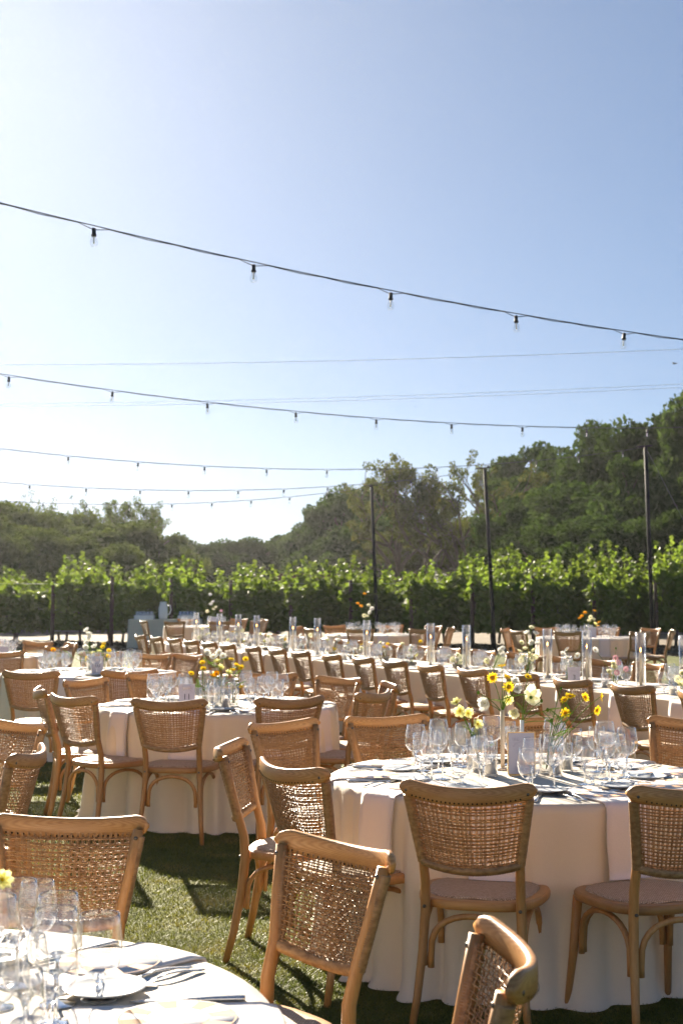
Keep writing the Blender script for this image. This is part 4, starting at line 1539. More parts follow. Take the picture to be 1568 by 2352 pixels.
def number_card(pos, rz, txt, label, w_=0.10, h_=0.15, frame=True):
    e = empty('table_number', pos, rz)
    m = MB(); m.box(-w_ / 2, w_ / 2, -0.002, 0.002, 0.006, 0.006 + h_)
    c = obj('card', m.mesh('number_card', 'card_lilac'), e)
    if frame:
        m = MB()
        f = 0.004
        m.box(-w_ / 2 - f, -w_ / 2 - 0.0002, -0.004, 0.004, 0.003, 0.006 + h_ + f); m.box(w_ / 2 + 0.0002, w_ / 2 + f, -0.004, 0.004, 0.003, 0.006 + h_ + f)
        m.box(-w_ / 2, w_ / 2, -0.0038, 0.0038, 0.006 + h_ + 0.0002, 0.006 + h_ + f - 0.0002); m.box(-w_ / 2, w_ / 2, -0.0038, 0.0038, 0.003, 0.0058)
        obj('frame', m.mesh('card_frame', 'brass'), e)
    m = MB(); m.box(-w_ / 2, w_ / 2, -0.014, -0.0045, 0.0, 0.0028); m.box(-w_ / 2, w_ / 2, 0.0045, 0.014, 0.0, 0.0028)
    obj('base', m.mesh('card_base', 'brass' if frame else 'white_ceramic'), e)
    if txt:
        t = obj('numeral', text_mesh(txt, 0.055), c)
        t.location = (0, -0.0028, 0.070); t.rotation_euler = (R(90), 0, 0)
    # faint botanical line drawing at the head of the card
    m = MB()
    for r_ in (0.028, 0.031):
        m.tube([(r_ * math.cos(a) * 1.25, -0.0026, 0.006 + h_ * 0.62 + r_ * math.sin(a)) for a in [0.25 + 2.64 * i / 14 for i in range(15)]], 0.0005, 4)
    for sx in (-1, 1):
        for k in range(5):
            x0 = sx * (0.014 + 0.005 * k)
            m.tube([(x0, -0.0026, 0.006 + h_ * 0.80), (x0 + sx * 0.004 * (k - 1.5), -0.0026, 0.006 + h_ * (0.90 + 0.01 * (k % 2)))], 0.0005, 4)
    for k in range(4):
        m.tube([(-0.03, -0.0026, 0.02 + 0.006 * k), (0.03 - 0.01 * (k % 2), -0.0026, 0.02 + 0.006 * k)], 0.0004, 4)
    obj('line_drawing', m.mesh('line_drawing', 'faint_ink'), c, kind='stuff')
    tag(e, label, 'table number')
    return e

# ------------------------------------------------------------------ layout
T0 = (-0.95, 2.66); T1 = (0.785, 6.27); T11 = (-0.88, 10.08); TLF = (-2.50, 6.25)
T12 = (-2.45, 13.9); T13 = (-4.45, 17.4); T15 = (-3.0, 31.0); T16 = (0.56, 25.4); T17 = (4.10, 23.9)
W0 = 'the round table beside the lawn'
W1 = 'the framed card table'
W11 = 'the round table numbered 11'
W12 = 'the white spire flower table'
W13 = 'the table towards the bare vine stems'
W15 = 'the far table beside the pale bar'
W16 = 'the far table by the tree gap'
W17 = 'the far orange flower table'
WL = 'the long banquet table'
for i, (T, W_) in enumerate(((T0, W0), (T1, W1), (T11, W11), (T12, W12), (T13, W13), (T15, W15), (T16, W16), (T17, W17))):
    round_table(T[0], T[1], i, W_, 0.7 * i)
round_table(TLF[0], TLF[1], 1, 'the cropped table beside table 11', 0.4)
def seats(T, angs, W_, **kw):
    for a in angs:
        setting(T, (math.cos(R(a)), math.sin(R(a))), 0.645, RT, W_, napR, **kw)
seats(T0, [46, 5], W0, glasses=False)
seats(T0, [88, -37, 130], W0)
for px, py, k in ((229, 2097, 'g'), (130, 2087, 'w'), (134, 2053, 'w'), (42, 2022, 'w'), (87, 2024, 's'), (-8, 2058, 'w'), (12, 2200, 'g'), (60, 2150, 's')):
    P_, h_, nm, lb = {'g': (gobletP, 0.170, 'goblet', 'short stemmed water goblet on '), 'w': (wineP, 0.215, 'wine glass', 'large tall stemmed wine glass on '), 's': (whiteP, 0.200, 'wine glass', 'slim tall stemmed wine glass on ')}[k]
    q_ = at_z(px, py, TZ + 0.002 + h_)
    P_.put((q_.x, q_.y, TZ + 0.002), 0, lb + W0, nm, {'g': 'water goblets on ', 'w': 'large wine glasses on ', 's': 'slim wine glasses on '}[k] + W0)
seats(T1, [-104 + 36 * k for k in range(10)], W1)
seats(T11, [-99 + 36 * k for k in range(10)], W11)
seats(T12, [-95 + 36 * k for k in range(10)], W12, cutlery=False)
seats(T13, [-60 + 45 * k for k in range(8)], W13, cutlery=False)
for T, W_ in ((T15, W15), (T16, W16), (T17, W17)):
    seats(T, [-80 + 45 * k for k in range(8)], W_, cutlery=False, menu=False, plates=False)
# ---- chairs
G = 'rattan back chairs'
def cpx(px, py, T, label): return chair_px(px, py, T, label, G)
cpx(165, 1893, T0, 'rattan chair facing the lawnside table, whole inside of its back showing behind glasses')
cpx(792, 1955, (-0.77, -0.64, 0), 'rattan chair turned to the lawnside table, in front of the hanging napkin')
c_ = chair_at(0.335, 2.77, (-1, -0.02), 'rattan chair seen edge on, facing the lawnside table, its curved rail in full sun', G)
cpx(1068, 1818, T1, 'rattan chair with a sunlit patch on its seat, backing the framed card table')
cpx(1598, 1822, T1, 'rattan chair at the framed card table, one napkin along from the patch lit chair')
cpx(682, 1768, T1, 'rattan chair at the framed card table, its bright woven back turned to the lawn')
cpx(515, 1722, (1.30 + 0.775, 5.9), 'slim looking rattan chair seen edge on beside the open lawn')
cpx(640, 1668, T1, 'rattan chair between table 11 and the framed card table, inside of back showing')
cpx(882, 1655, T1, 'rattan chair behind the wine glasses of the framed card table, next to table 11')
cpx(1200, 1655, T1, 'rattan chair half hidden behind the yellow flowers of the framed card table')
cpx(1592, 1662, T1, 'rattan chair across the framed card table, beyond its last goblet')
for a in (8, -32):
    chair_at(T1[0] + 1.45 * math.cos(R(a)), T1[1] + 1.45 * math.sin(R(a)), (-math.cos(R(a)), -math.sin(R(a))), 'rattan chair on the far cropped side of the framed card table', G)
c_ = chair_at(-1.30, 6.08, (-1, 0.05), 'rattan chair facing out of the scene from the lawn, outer weave showing', G)
cpx(48, 1668, (TLF[0], TLF[1]), 'rattan chair next to table 11, inner weave showing, facing away from table 11', )
for a in (170, 250, 120):
    chair_at(TLF[0] + 1.4 * math.cos(R(a)), TLF[1] + 1.4 * math.sin(R(a)), (-math.cos(R(a)), -math.sin(R(a))), 'rattan chair at the cropped table beside table 11', G)
g11 = 'rattan chair at table 11, '
for px, py, lab in ((384, 1617, 'square on, backing the lawn in front of the number'), (157, 1607, 'with a sunlit white seat, next to the square on chair'), (88, 1590, 'edge on behind the chair with sunlit seat'), (188, 1568, 'inner weave showing beyond the edge on chair'), (350, 1553, 'across the table behind its glasses'), (672, 1612, 'back turned, on the side of the framed card table'), (868, 1598, 'turned edge on towards the long table'), (905, 1578, 'half hidden by the edge on chair near the long table'), (785, 1563, 'inner weave showing before the long table chairs')):
    cpx(px, py, T11, g11 + lab)
chair_at(T11[0] + 0.3, T11[1] + 1.5, (-0.2, -1), g11 + 'hidden behind its yellow flowers', G)
for px, py, lab in ((68, 1550, 'rattan chair with its back to table 11, at the white spire table'), (300, 1547, 'rattan chair behind table 11 glasses, at the white spire table'), (340, 1508, 'rattan chair at the white spire table, across from table 11'), (438, 1509, 'rattan chair between the white spire table and the long table'), (5, 1503, 'rattan chair at the white spire table, inner weave in shade')):
    cpx(px, py, T12, lab)
for a in (95, 60):
    chair_at(T12[0] + 1.5 * math.cos(R(a)), T12[1] + 1.5 * math.sin(R(a)), (-math.cos(R(a)), -math.sin(R(a))), 'rattan chair on the vine side of the white spire table', G)
for px, py in ((68, 1479), (140, 1482), (110, 1489)):
    cpx(px, py, T13, 'rattan chair at the table towards the bare vine stems')
for a in (-80, 100, 150):
    chair_at(T13[0] + 1.4 * math.cos(R(a)), T13[1] + 1.4 * math.sin(R(a)), (-math.cos(R(a)), -math.sin(R(a))), 'rattan chair at the table towards the bare vine stems', G)
for T, W_, angs in ((T15, 'rattan chair at the far table by the pale bar', (-150, -110, -70, -30, 20, 60, 110)), (T16, 'rattan chair at the far table before the pole by the gap', (-140, -100, -55, -10, 35, 75, 120, 165)), (T17, 'rattan chair at the far table with orange flowers', (-152, -112, -62, -15, 28, 65, 110, 160))):
    for a in angs:
        chair_at(T[0] + 1.42 * math.cos(R(a)), T[1] + 1.42 * math.sin(R(a)), (-math.cos(R(a)) + srnd.uniform(-.15, .15), -math.sin(R(a)) + srnd.uniform(-.15, .15)), W_, G)
# ---- long banquet table
LD = Vector((-0.4217, 0.9067, 0)); LN = Vector((0.9067, 0.4217, 0))
C0 = Vector((2.03, 10.16, 0))
HW = 0.52
def lpt(s_, off):   # off: distance from the row of chair backs on the lawn side
    return C0 + LD * s_ + LN * off
S0, S1 = -2.6, 12.7
OFFC = 0.98
def long_cloth(L, W_, seed, mat, N=760, gather=0.05):
    rnd = random.Random(seed)
    per = []
    cr = 0.04
    def corner(cx, cy_, a0):
        for i in range(7):
            a = a0 + math.pi / 2 * i / 6
            per.append((cx + cr * math.cos(a), cy_ + cr * math.sin(a), math.cos(a), math.sin(a)))
    def side(p, q, nx_, ny_, n_):
        for i in range(1, n_):
            t = i / n_
            per.append((p[0] + (q[0] - p[0]) * t, p[1] + (q[1] - p[1]) * t, nx_, ny_))
    nl = int(N * L / (2 * L + 2 * W_)); nw = int(N * W_ / (2 * L + 2 * W_)) + 6
    x, y = L / 2, W_ / 2
    corner(x - cr, y - cr, 0); side((x - cr, y), (-x + cr, y), 0, 1, nl)
    corner(-x + cr, y - cr, math.pi / 2); side((-x, y - cr), (-x, -y + cr), -1, 0, nw)
    corner(-x + cr, -y + cr, math.pi); side((-x + cr, -y), (x - cr, -y), 0, -1, nl)
    corner(x - cr, -y + cr, 1.5 * math.pi); side((x, -y + cr), (x, y - cr), 1, 0, nw)
    n_ = len(per)
    d = [0]
    for i in range(1, n_):
        d.append(d[-1] + math.hypot(per[i][0] - per[i - 1][0], per[i][1] - per[i - 1][1]))
    cm = [(rnd.uniform(12, 26), rnd.uniform(0, 6), rnd.uniform(.5, 1)) for _ in range(5)]
    F = [sum(a * math.sin(k * s_ + p) for k, p, a in cm) / 2.2 for s_ in d]
    rows = []
    for i in range(19):
        t = i / 18
        row = []
        for (px_, py_, nx_, ny_), f in zip(per, F):
            o = 0.004 + 0.03 * t + gather * t ** 1.1 * f
            row.append((px_ + nx_ * o, py_ + ny_ * o, TZ - (0.003 if i else 0) - t * (TZ - 0.015)))
        rows.append(row)
    m = MB()
    vs = [v for r_ in rows for v in r_]
    fs = [tuple(range(n_))]
    m.add(rows[0], fs, smooth=False)
    f2 = []
    for i in range(18):
        for k in range(n_):
            k2 = (k + 1) % n_
            f2.append((i * n_ + k, (i + 1) * n_ + k, (i + 1) * n_ + k2, i * n_ + k2))
    m.add(vs, f2)
    return m.mesh('long_tablecloth', mat)
lc = lpt((S0 + S1) / 2, OFFC)
c_ = obj('tablecloth', long_cloth(S1 - S0, 2 * HW, 5, 'linen'))
c_.location = (lc.x, lc.y, 0); c_.rotation_euler = (0, 0, math.atan2(LD.y, LD.x))
tag(c_, 'blush linen cloth covering the whole long banquet table', 'tablecloth', 'blush tablecloths')
e = empty('long_table', (lc.x, lc.y, 0.004), math.atan2(LD.y, LD.x))
hl = (S1 - S0) / 2 - 0.03
for k in range(6):
    m = MB(); x0 = -hl + 2 * hl * k / 6 + 0.005; x1 = -hl + 2 * hl * (k + 1) / 6 - 0.005
    m.box(x0, x1, -HW + 0.03, HW - 0.03, 0.725, 0.752); obj('tabletop', m.mesh('long_top', 'table_ply'), e)
    for sy in (-1, 1):
        m = MB(); m.tube([(x0 + 0.2, sy * 0.35, 0), (x0 + 0.2, sy * 0.35, 0.725)], 0.015, 8); obj('leg', m.mesh('long_leg', 'black_metal'), e)
tag(e, 'long banquet table hidden under its floor length cloth', 'table')
for k in range(-2, 17):
    s_ = 0.74 * k
    ja = srnd.uniform(-0.05, 0.05)
    p = lpt(s_ + srnd.uniform(-.03, .03), srnd.uniform(-0.03, 0.03))
    lab = 'rattan chair in the row along the lawn side of the long table'
    if k == 16: lab = 'last rattan chair of the long table lawn side row, nearest the pale bar'
    chair_at(p.x, p.y, LN + LD * ja, lab, G)
    o = lpt(s_, OFFC)
    if k > -2:
        setting(o, -LN, HW - 0.165, HW, WL, napS, cutlery=(k < 5), glasses=True)
    if k >= 1:
        p = lpt(s_ + 0.1, 1.98)
        chair_at(p.x, p.y, -LN + LD * srnd.uniform(-.08, .08), 'rattan chair in the row along the vine side of the long table', G)
        setting(o, LN, HW - 0.165, HW, WL, napS if k < 6 else None, cutlery=False, menu=(k < 8))
def s_of(px, off=OFFC):
    k = (px - 784) / FPX
    b0 = lpt(0, off)
    return (b0.x - k * b0.y) / (0.4217 + 0.9067 * k)
LZ = TZ + 0.002
for px in (1568, 1468, 1345, 1255, 1070, 988, 842, 729, 673, 590, 548, 452, 505):
    p = lpt(s_of(px), OFFC); p.z = LZ
    hurP.put(p, srnd.uniform(0, 6), 'lit taper candle in a tall glass cylinder on the long banquet table', 'candle', 'hurricane candles')
# bowls and flowers of the long table
GL = 'flowers on the long banquet table'
def heads(base, lst, lab, grp, D=None, apart=False, frond=0, sc_=1.0):
    for (px, py, kind) in lst:
        h = at_d(px, py, D + srnd.uniform(-0.05, 0.05))
        b_ = Vector(base) + Vector((srnd.uniform(-.012, .012), srnd.uniform(-.012, .012), 0))
        flower(b_, h, kind, lab[kind] if isinstance(lab, dict) else lab, grp, petals_apart=apart, frond=frond, scale=sc_)
def bowl_arr(px, items, lab, off=OFFC):
    p = lpt(s_of(px, off), off); p.z = LZ
    bowlP.put(p, 0, 'small grey stoneware flower bowl on the long banquet table', 'bowl', 'flower bowls')
    heads(p + Vector((0, 0, 0.012)), items, lab, GL, D=p.y)
bowl_arr(1407, [(1413, 1511, 'pink_ball'), (1420, 1522, 'pink_ball'), (1437, 1537, 'pink_ball'), (1416, 1545, 'pink_ball'), (1414, 1490, 'bud'), (1366, 1494, 'cosmos_white'), (1407, 1526, 'cream_double'), (1409, 1534, 'cream_double'), (1398, 1545, 'cream_double')],
    {'pink_ball': 'round pink button flower in a stoneware bowl beyond the card numbered 3', 'bud': 'yellow green bud above the pink button flowers', 'cosmos_white': 'white flower leaning out of the pink button bowl', 'cream_double': 'cream flower low in the pink button bowl'}, 0.72)
bowl_arr(1299, [(1302, 1493, 'cosmos_white'), (1303, 1512, 'cosmos_white'), (1326, 1507, 'cosmos_white'), (1292, 1503, 'cosmos_white'), (1310, 1524, 'cosmos_white'), (1336, 1478, 'bud')],
    {'cosmos_white': 'white daisy like cosmos beside the card numbered 3', 'bud': 'tall bud beside the card numbered 3'}, 0.85)
bowl_arr(1209, [(1220, 1444, 'cream_double'), (1210, 1456, 'white_ruffle'), (1229, 1458, 'white_ruffle'), (1222, 1478, 'white_ruffle'), (1196, 1478, 'cream_double'), (1206, 1492, 'cream_double'), (1226, 1496, 'cream_double'), (1192, 1498, 'cream_double'), (1214, 1505, 'cream_double'), (1234, 1482, 'white_ruffle'), (1202, 1510, 'cream_double'), (1222, 1512, 'white_ball'), (1196, 1516, 'white_ball'), (1230, 1508, 'white_ball')],
    'cream bloom in the fullest flower bowl of the long table', 0.9)
bowl_arr(1566, [(1566, 1548, 'cream_double'), (1556, 1560, 'white_ball'), (1572, 1566, 'white_ball'), (1560, 1574, 'cream_double'), (1576, 1556, 'cream_double')], 'cream cluster flower at the near cropped end of the long table', 0.7)
for i, px in enumerate((1128, 1050, 945, 882, 812, 765, 700, 655, 612, 570, 530, 490, 465)):
    p = lpt(s_of(px), OFFC + 0.1 * (1 if i % 2 else -1)); D = p.y
    ty = 1352 + (CAM_H - TZ) * FPX / D
    sc_ = FPX / D
    its = []
    for k in range(6):
        kind = srnd.choice(['cream_double', 'cosmos_white', 'white_ball', 'cosmos_pale', 'white_ruffle', 'cosmos_yellow', 'pink_ball' if i % 4 == 3 else 'cream_double'])
        its.append((px + sc_ * srnd.uniform(-0.11, 0.11), ty - sc_ * srnd.uniform(0.07, 0.25), kind))
    bowl_arr(px, its, 'small cream or yellow bloom in a bowl further along the long table', OFFC + 0.1 * (1 if i % 2 else -1))
for px in (1541, 1385, 1180, 1160, 1010, 920, 850, 790, 740, 690):
    p = lpt(s_of(px, 0.82), 0.82); p.z = LZ
    votP.put(p, 0, 'low white candle in a glass cup on the long banquet table', 'candle', 'votive candles')
p = at_d(1318, 1560, 11.75); 
number_card(Vector((p.x, p.y, LZ)), 0.12, '3', 'pale lilac card numbered 3 on the long banquet table', 0.105, 0.165, frame=False)

# ---- centrepiece of the framed card table
Z1 = TZ + 0.002
def on1(px, py): 
    p = at_z(px, py, Z1); return Vector((p.x, p.y, Z1))
number_card(on1(1197, 1781), 0.10, '', 'gold framed lilac card with a faint line drawing', 0.115, 0.178)
# beige tube vase
def tube_vase(name, r_, h, mat, foot):
    e = empty(name)
    m = MB(); m.lathe([(r_ * 0.6, 0.01), (r_, 0.01), (r_, h), (r_ - 0.002, h), (r_ - 0.002, 0.02)], 14); obj('tube', m.mesh(name + '_tube', mat), e)
    m = MB(); m.lathe([(0, 0), (foot, 0), (foot, 0.006), (r_, 0.010), (0, 0.0102)], 24); obj('foot', m.mesh(name + '_foot', mat), e)
    return e
mat_plain('beige_glaze', (0.62, 0.50, 0.37), 0.35)
v1 = tube_vase('tube_vase', 0.0095, 0.268, 'beige_glaze', 0.04); v1.location = on1(1154, 1768)
tag(v1, 'slim beige tube vase holding the tallest flowers', 'vase')
v2 = tube_vase('tube_vase', 0.009, 0.225, 'white_ceramic', 0.035); v2.location = on1(1199, 1770)
tag(v2, 'slim white tube vase behind the gold framed card', 'vase')
GV = 'glass vases on the framed card table'
v3 = budP.put(on1(1100, 1772), 0, 'clear glass vase holding the pale yellow flowers', 'vase', GV, scale=(1.25, 1.25, 1.28))
v4 = budP.put(on1(1254, 1777), 0, 'clear glass vase holding the leaning bright yellow flowers', 'vase', GV, scale=(1.05, 1.05, 1.15))
for px, py, sc_ in ((1127, 1783, 1.3), (1276, 1783, 1.1), (1300, 1772, 1.1), (1085, 1765, 1.15), (1215, 1765, 1.1)):
    votP.put(on1(px, py), 0, 'low white candle in a clear glass cup on ' + W1, 'candle', 'votive candles', scale=(1.0, 1.0, sc_))
G1 = 'flowers of the framed card table'
def fl1(vase, h, lst):
    b_ = vase.location + Vector((0, 0, h))
    for px, py, kind, fc, lab, fr, s_ in lst:
        flower(b_, at_d(px, py, b_.y + srnd.uniform(-0.04, 0.04)), kind, lab, G1, face=fc, frond=fr, scale=s_ * 0.92)
fl1(v1, 0.25, [
 (1130, 1557, 'daisy', (-.1, -1, .15), 'tall yellow daisy with orange eye facing forward, highest to the side of the tube vase', 1, 1.15),
 (1152, 1531, 'cosmos_yellow', (0, -.2, 1), 'topmost yellow flower turned up to the sky', 0, 1.0),
 (1164, 1557, 'cosmos_yellow', (.3, -.3, .9), 'small yellow flower seen from the side, just above the white blooms', 0, 0.85),
 (1168, 1578, 'daisy', (.1, -1, .1), 'yellow daisy with orange eye beside the two white blooms', 1, 1.15),
 (1181, 1567, 'white_ruffle', (.3, -.6, .6), 'upper of two small white blooms on the tube vase', 0, 0.75),
 (1186, 1584, 'white_ruffle', (.2, -.8, .2), 'lower of two small white blooms on the tube vase', 0, 0.75),
 (1167, 1607, 'cosmos_pale', (.2, -.9, -.2), 'pale cream spiky flower nodding under the daisy', 1, 1.0),
 (1115, 1615, 'white_ruffle', (-.6, -.7, -.1), 'cream ruffled flower reaching out sideways from the tube vase', 0, 1.1),
 (1098, 1592, 'bud', None, 'green bud on a thin side stem of the tube vase', 0, 1.0)])
fl1(v2, 0.21, [
 (1218, 1603, 'poppy', (.3, -.75, .35), 'largest cream poppy above the gold framed card', 0, 1.15),
 (1212, 1555, 'daisy', (.3, -.6, .7), 'yellow flower on a long stem above the poppy', 0, 0.85),
 (1181, 1637, 'cream_double', (-.3, -.8, -.3), 'drooping cream flower with yellow heart under the poppy', 0, 1.1),
 (1243, 1611, 'bud', None, 'green bud right beside the poppy', 1, 1.0),
 (1257, 1632, 'bud', None, 'drooping bud on an arching stem from the white tube vase', 1, 1.1),
 (1266, 1657, 'bud', None, 'fat green bud hanging over the glasses', 0, 1.3)])
fl1(v3, 0.02, [
 (1048, 1614, 'cosmos_pale', (-.4, -.5, .7), 'highest pale yellow cosmos leaning out of the glass vase', 0, 1.0),
 (1056, 1634, 'cosmos_pale', (-.3, -.9, .1), 'pale yellow cosmos under the highest pale one', 0, 1.15),
 (1074, 1639, 'cosmos_pale', (.3, -.9, .2), 'pale yellow cosmos in the middle of its glass vase', 1, 1.05),
 (1096, 1664, 'cosmos_pale', (.3, -.8, .3), 'pale yellow cosmos at the rim of the glass vase', 2, 1.05)])
fl1(v4, 0.02, [
 (1309, 1600, 'cosmos_yellow', (0, -.5, .8), 'bright yellow flower, larger of the upper pair over the slanting stems', 2, 1.1),
 (1296, 1609, 'cosmos_yellow', (-.4, -.5, .7), 'bright yellow flower, smaller of the upper pair over the slanting stems', 2, 1.0),
 (1343, 1602, 'cosmos_yellow', (.4, -.8, .3), 'bright yellow flower midway out on the slanting stems', 1, 1.0),
 (1379, 1600, 'cosmos_yellow', (.9, -.3, 0), 'bright yellow flower furthest out, seen from the side', 0, 1.0),
 (1370, 1632, 'cosmos_yellow', (.6, -.8, -.1), 'bright yellow flower alone on the lowest long stem', 0, 1.05),
 (1298, 1639, 'cosmos_yellow', (-.2, -.7, .5), 'bright yellow flower low among the feathery leaves', 2, 1.15),
 (1288, 1582, 'bud', None, 'green feathery tip above the bright yellow flowers', 2, 0.8)])
# ---- centrepiece of table 11
def onT(px, D): 
    return Vector(((px - 784) / FPX * D, D, Z1))
number_card(onT(431, 9.62), 0.14, '11', 'pale lilac card numbered 11', 0.108, 0.168, frame=False)
vA = budP.put(onT(470, 9.95), 0, 'clear glass vase of yellow flowers behind the number 11 card', 'vase', 'glass vases on table 11', scale=(1.2, 1.2, 1.2))
vB = budP.put(onT(505, 9.9), 0, 'clear glass vase of white and yellow flowers on table 11', 'vase', 'glass vases on table 11', scale=(1.4, 1.4, 1.3))
vC = budP.put(onT(538, 9.95), 0, 'clear glass vase of leaning yellow flowers on table 11', 'vase', 'glass vases on table 11', scale=(1.4, 1.4, 1.1))
for px, D in ((455, 9.8), (520, 9.75), (490, 10.05)):
    votP.put(onT(px, D), 0, 'low white candle in a clear glass cup on table 11', 'candle', 'votive candles', scale=(1.1, 1.1, 1.2))
LY = {'cosmos_yellow': 'yellow flower on table 11', 'cosmos_white': 'white flower on table 11', 'cosmos_pale': 'pale yellow flower on table 11', 'orange': 'orange flower on table 11', 'white_ruffle': 'large white ruffled flower on table 11'}
G11 = 'flowers on table 11'
heads(vA.location + Vector((0, 0, .02)), [(465, 1523, 'cosmos_yellow'), (467, 1537, 'cosmos_yellow'), (439, 1548, 'cosmos_yellow'), (473, 1503, 'white_ruffle'), (488, 1554, 'orange')], LY, G11, D=9.9, frond=1, sc_=1.0)
heads(vB.location + Vector((0, 0, .02)), [(503, 1500, 'cosmos_white'), (498, 1521, 'cosmos_pale'), (506, 1534, 'cosmos_pale'), (497, 1548, 'orange'), (525, 1547, 'cosmos_pale'), (512, 1508, 'cosmos_white'), (490, 1510, 'cosmos_white')], LY, G11, D=9.9, frond=2, sc_=1.0)
heads(vC.location + Vector((0, 0, .02)), [(531, 1516, 'cosmos_yellow'), (564, 1515, 'cosmos_yellow'), (554, 1534, 'cosmos_yellow'), (543, 1529, 'cosmos_yellow'), (534, 1540, 'cosmos_yellow'), (555, 1579, 'cosmos_yellow')], LY, G11, D=9.9, frond=1, sc_=1.0)
# ---- table with white spires
vD = budP.put(onT(210, 13.9), 0, 'clear glass vase of white spire flowers', 'vase', 'glass vases further back', scale=(1.3, 1.3, 1.2))
vE = budP.put(onT(240, 13.9), 0, 'clear glass vase of gold flowers near the white spires', 'vase', 'glass vases further back', scale=(1.3, 1.3, 1.2))
LW = {'white_ruffle': 'white bloom of the tall spire', 'cosmos_yellow': 'gold flower beside the white spire', 'orange': 'orange flower apart from the white spire', 'cosmos_white': 'white flower at the foot of the spire', 'cosmos_pale': 'pale flower at the foot of the spire'}
heads(vD.location + Vector((0, 0, .02)), [(200, 1450, 'white_ruffle'), (203, 1459, 'white_ruffle'), (206, 1468, 'white_ruffle'), (201, 1478, 'white_ruffle'), (187, 1500, 'cosmos_white'), (218, 1488, 'white_ruffle'), (122, 1494, 'orange'), (200, 1513, 'cosmos_yellow'), (212, 1502, 'cosmos_pale'), (196, 1490, 'white_ruffle')], LW, 'flowers of the white spire table', D=13.9, frond=1, sc_=1.1)
heads(vE.location + Vector((0, 0, .02)), [(238, 1480, 'cosmos_yellow'), (236, 1487, 'cosmos_yellow'), (250, 1495, 'cosmos_yellow'), (248, 1508, 'cosmos_yellow'), (228, 1498, 'cosmos_pale')], LW, 'flowers of the white spire table', D=13.9, frond=2, sc_=1.1)
number_card(onT(226, 13.55), 0.15, '10', 'pale lilac number card under the gold flowers and white spires', 0.108, 0.168, frame=False)
number_card(onT(6, 17.0), 0.1, '', 'periwinkle card standing on the table towards the bare vine stems', 0.17, 0.12, frame=False)
# ---- far tables
for (T, base_px, items, lab, grp) in (
    (T17, 1352, [(1343, 1408, 'orange'), (1365, 1404, 'orange'), (1331, 1421, 'orange'), (1336, 1416, 'orange'), (1372, 1438, 'orange'), (1376, 1430, 'orange'), (1362, 1424, 'cream_double'), (1352, 1428, 'cream_double'), (1356, 1418, 'white_ball'), (1366, 1434, 'cosmos_pale'), (1384, 1422, 'bud')], 'orange or cream bloom of the far table under the dark oaks', 'flowers of the far tables'),
    (T16, 842, [(821, 1387, 'orange'), (837, 1365, 'orange'), (829, 1393, 'orange'), (846, 1392, 'cream_double'), (854, 1400, 'white_ruffle'), (851, 1408, 'white_ruffle'), (842, 1417, 'cream_double'), (836, 1414, 'white_ball')], 'orange or white bloom of the far table by the gap', 'flowers of the far tables'),
    (T15, 488, [(483, 1368, 'white_ruffle'), (490, 1384, 'white_ruffle'), (484, 1390, 'white_ruffle'), (490, 1401, 'cream_double'), (508, 1403, 'pink_ball'), (476, 1404, 'white_ball'), (496, 1396, 'cream_double')], 'white or pink bloom of the far table by the bar', 'flowers of the far tables')):
    v = budP.put(onT(base_px, T[1]), 0, 'glass vase of the ' + lab.split(' of the ')[1], 'vase', 'glass vases further back', scale=(1.6, 1.6, 1.3))
    heads(v.location + Vector((0, 0, .02)), items, lab, grp, D=T[1], sc_=1.35)
number_card(onT(1358, 23.6), 0, '', 'pale card under the orange flowers of the far table', 0.13, 0.17, frame=False)
number_card(onT(494, 30.6), 0, '', 'pale card under the white flowers by the bar', 0.16, 0.2, frame=False)
# flower on the near table, at the edge of view
b0 = Vector((-0.86, 2.75, Z1))
v = budP.put(b0, 0, 'clear glass vase on ' + W0, 'vase', 'glass vases on the lawnside table', scale=(1.2, 1.2, 1.2))
flower(b0 + Vector((0, 0, 0.02)), at_d(4, 2022, 2.80), 'cosmos_pale', 'pale yellow flower nodding over the glasses of the lawnside table', 'flowers on the lawnside table', face=(.5, -.6, .3), frond=1, scale=0.8)
flower(b0 + Vector((0, 0, 0.02)), at_d(-60, 1960, 2.85), 'cosmos_pale', 'pale yellow flower out over the lawnside table', 'flowers on the lawnside table', frond=2, scale=1.1)
# ---- bar table with glass racks
p = at_z(345, 1490, 0)
e = empty('bar_table', (p.x + 0.35, p.y + 0.4, 0.004), 0.05)
c_ = long_cloth(1.9, 0.76, 9, 'bar_cloth', 200, 0.03)
obj('tabletop', (lambda m: (m.box(-0.9, 0.9, -0.35, 0.35, 0.72, 0.75), m.mesh('bar_top', 'table_ply'))[1])(MB()), e)
for sx in (-1, 1):
    for sy in (-1, 1):
        m = MB(); m.tube([(sx * 0.8, sy * 0.28, 0), (sx * 0.8, sy * 0.28, 0.72)], 0.015, 8); obj('leg', m.mesh('bar_leg', 'black_metal'), e)
tag(e, 'service bar table hidden under a pale green cloth by the vines', 'table')
o = obj('tablecloth', c_); o.location = (p.x + 0.35, p.y + 0.4, 0); o.rotation_euler = (0, 0, 0.05)
tag(o, 'pale green floor length cloth on the bar table by the vines', 'tablecloth')
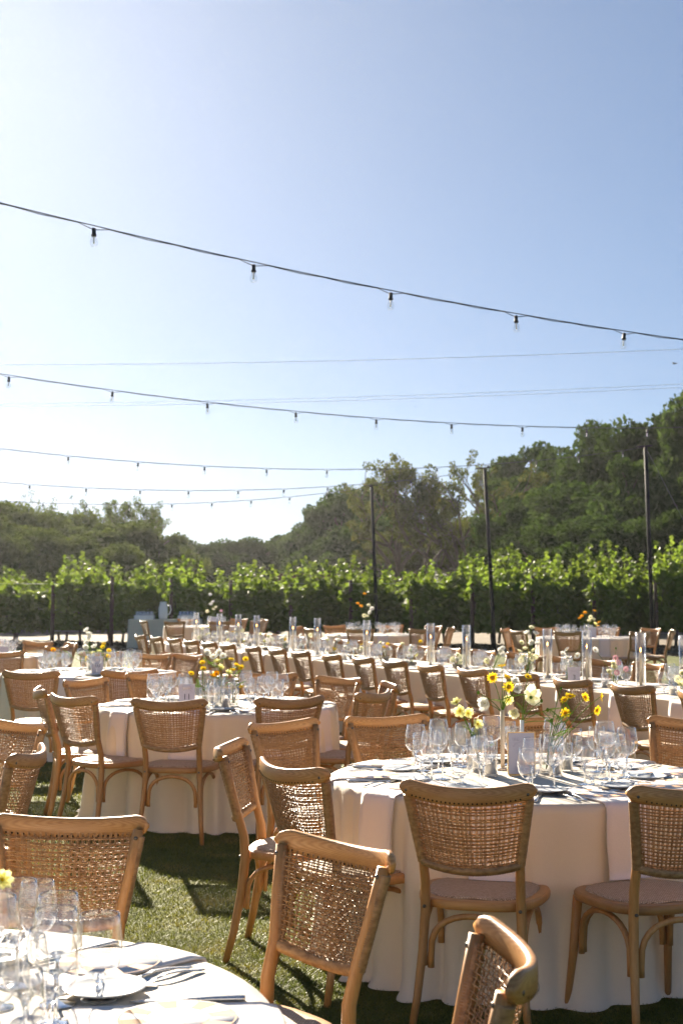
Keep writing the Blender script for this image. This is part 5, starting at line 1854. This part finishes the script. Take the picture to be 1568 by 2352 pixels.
def rack(x, y, z, lab):
    e = empty('glass_rack', (x, y, z), 0.05)
    for sx in (-1, 1):
        m = MB(); m.box(sx * 0.25 - 0.008, sx * 0.25 + 0.008, -0.25, 0.25, 0.0, 0.1); obj('side', m.mesh('rack_side', 'porcelain'), e)
        m = MB(); m.box(-0.24, 0.24, sx * 0.25 - 0.008, sx * 0.25 + 0.008, 0.0, 0.1); obj('side', m.mesh('rack_side', 'porcelain'), e)
    m = MB(); m.box(-0.24, 0.24, -0.24, 0.24, 0.0, 0.012); obj('base', m.mesh('rack_base', 'porcelain'), e)
    tag(e, lab, 'glass rack', 'glass racks on the bar')
    for i in range(5):
        for j_ in range(3):
            t = tumP.put((x - 0.19 + 0.095 * i, y - 0.15 + 0.15 * j_, z + 0.014), 0, 'plain tumbler standing in a rack on the bar table', 'tumbler', 'tumblers on the bar')
tum_me = lathe_obj('tumbler', [(0, 0), (0.033, 0), (0.042, 0.19), (0.039, 0.19), (0.031, 0.008), (0, 0.008)], 'thin_glass', 12)
tumP = simple('tumbler', tum_me)
rack(p.x - 0.2, p.y + 0.35, TZ + 0.003, 'white rack of tumblers at the open end of the bar')
rack(p.x + 0.95, p.y + 0.35, TZ + 0.003, 'white rack of tumblers on the bar behind the stacked chairs')
m = MB(); m.lathe([(0, 0), (0.11, 0), (0.125, 0.1), (0.12, 0.3), (0.085, 0.42), (0.09, 0.46), (0.08, 0.46), (0.075, 0.42), (0.1, 0.3), (0, 0.02)], 20)
pit = empty('pitcher', (p.x + 0.28, p.y + 0.42, TZ + 0.003))
obj('body', m.mesh('pitcher_body', 'white_ceramic'), pit)
m = MB(); m.tube([(0.11, 0, 0.36), (0.19, 0, 0.36), (0.21, 0, 0.25), (0.17, 0, 0.14), (0.12, 0, 0.12)], 0.014, 8); obj('handle', m.mesh('pitcher_handle', 'white_ceramic'), pit)
tag(pit, 'tall white pitcher on the bar table between glass racks', 'pitcher')
# ---- copper ground light under table 11's lawn side
p = at_z(270, 1866, 0)
e = empty('ground_light', (p.x, p.y, 0.0))
m = MB(); m.lathe([(0, 0.004), (0.075, 0.004), (0.085, 0.02), (0.085, 0.10), (0.095, 0.115), (0.08, 0.12), (0, 0.118)], 20); obj('housing', m.mesh('light_housing', 'copper'), e)
m = MB(); m.lathe([(0.0, 0.122), (0.07, 0.122), (0.07, 0.128), (0, 0.13)], 20); obj('lens', m.mesh('light_lens', 'porcelain'), e)
tag(e, 'round copper ground light on the lawn beside the cloth of table 11', 'ground light')

# ------------------------------------------------------------------ thin haze volume, added to lift dark tones like veiling glare
if HAZE:
    m, nt, b, o = new_mat('haze')
    nt.nodes.remove(b)
    pv = nt.nodes.new('ShaderNodeVolumePrincipled')
    pv.inputs['Color'].default_value = (0.95, 0.96, 1.0, 1)
    pv.inputs['Density'].default_value = HAZE
    pv.inputs['Anisotropy'].default_value = 0.7
    nt.links.new(pv.outputs[0], o.inputs['Volume'])
    M['haze'] = m
    mb = MB(); mb.box(-220, 220, -30, 190, -1.2, 17)
    tag(obj('haze', mb.mesh('haze', 'haze'), kind='stuff'), 'thin added haze volume standing in for veiling glare over lawn, vines and trees', 'haze')
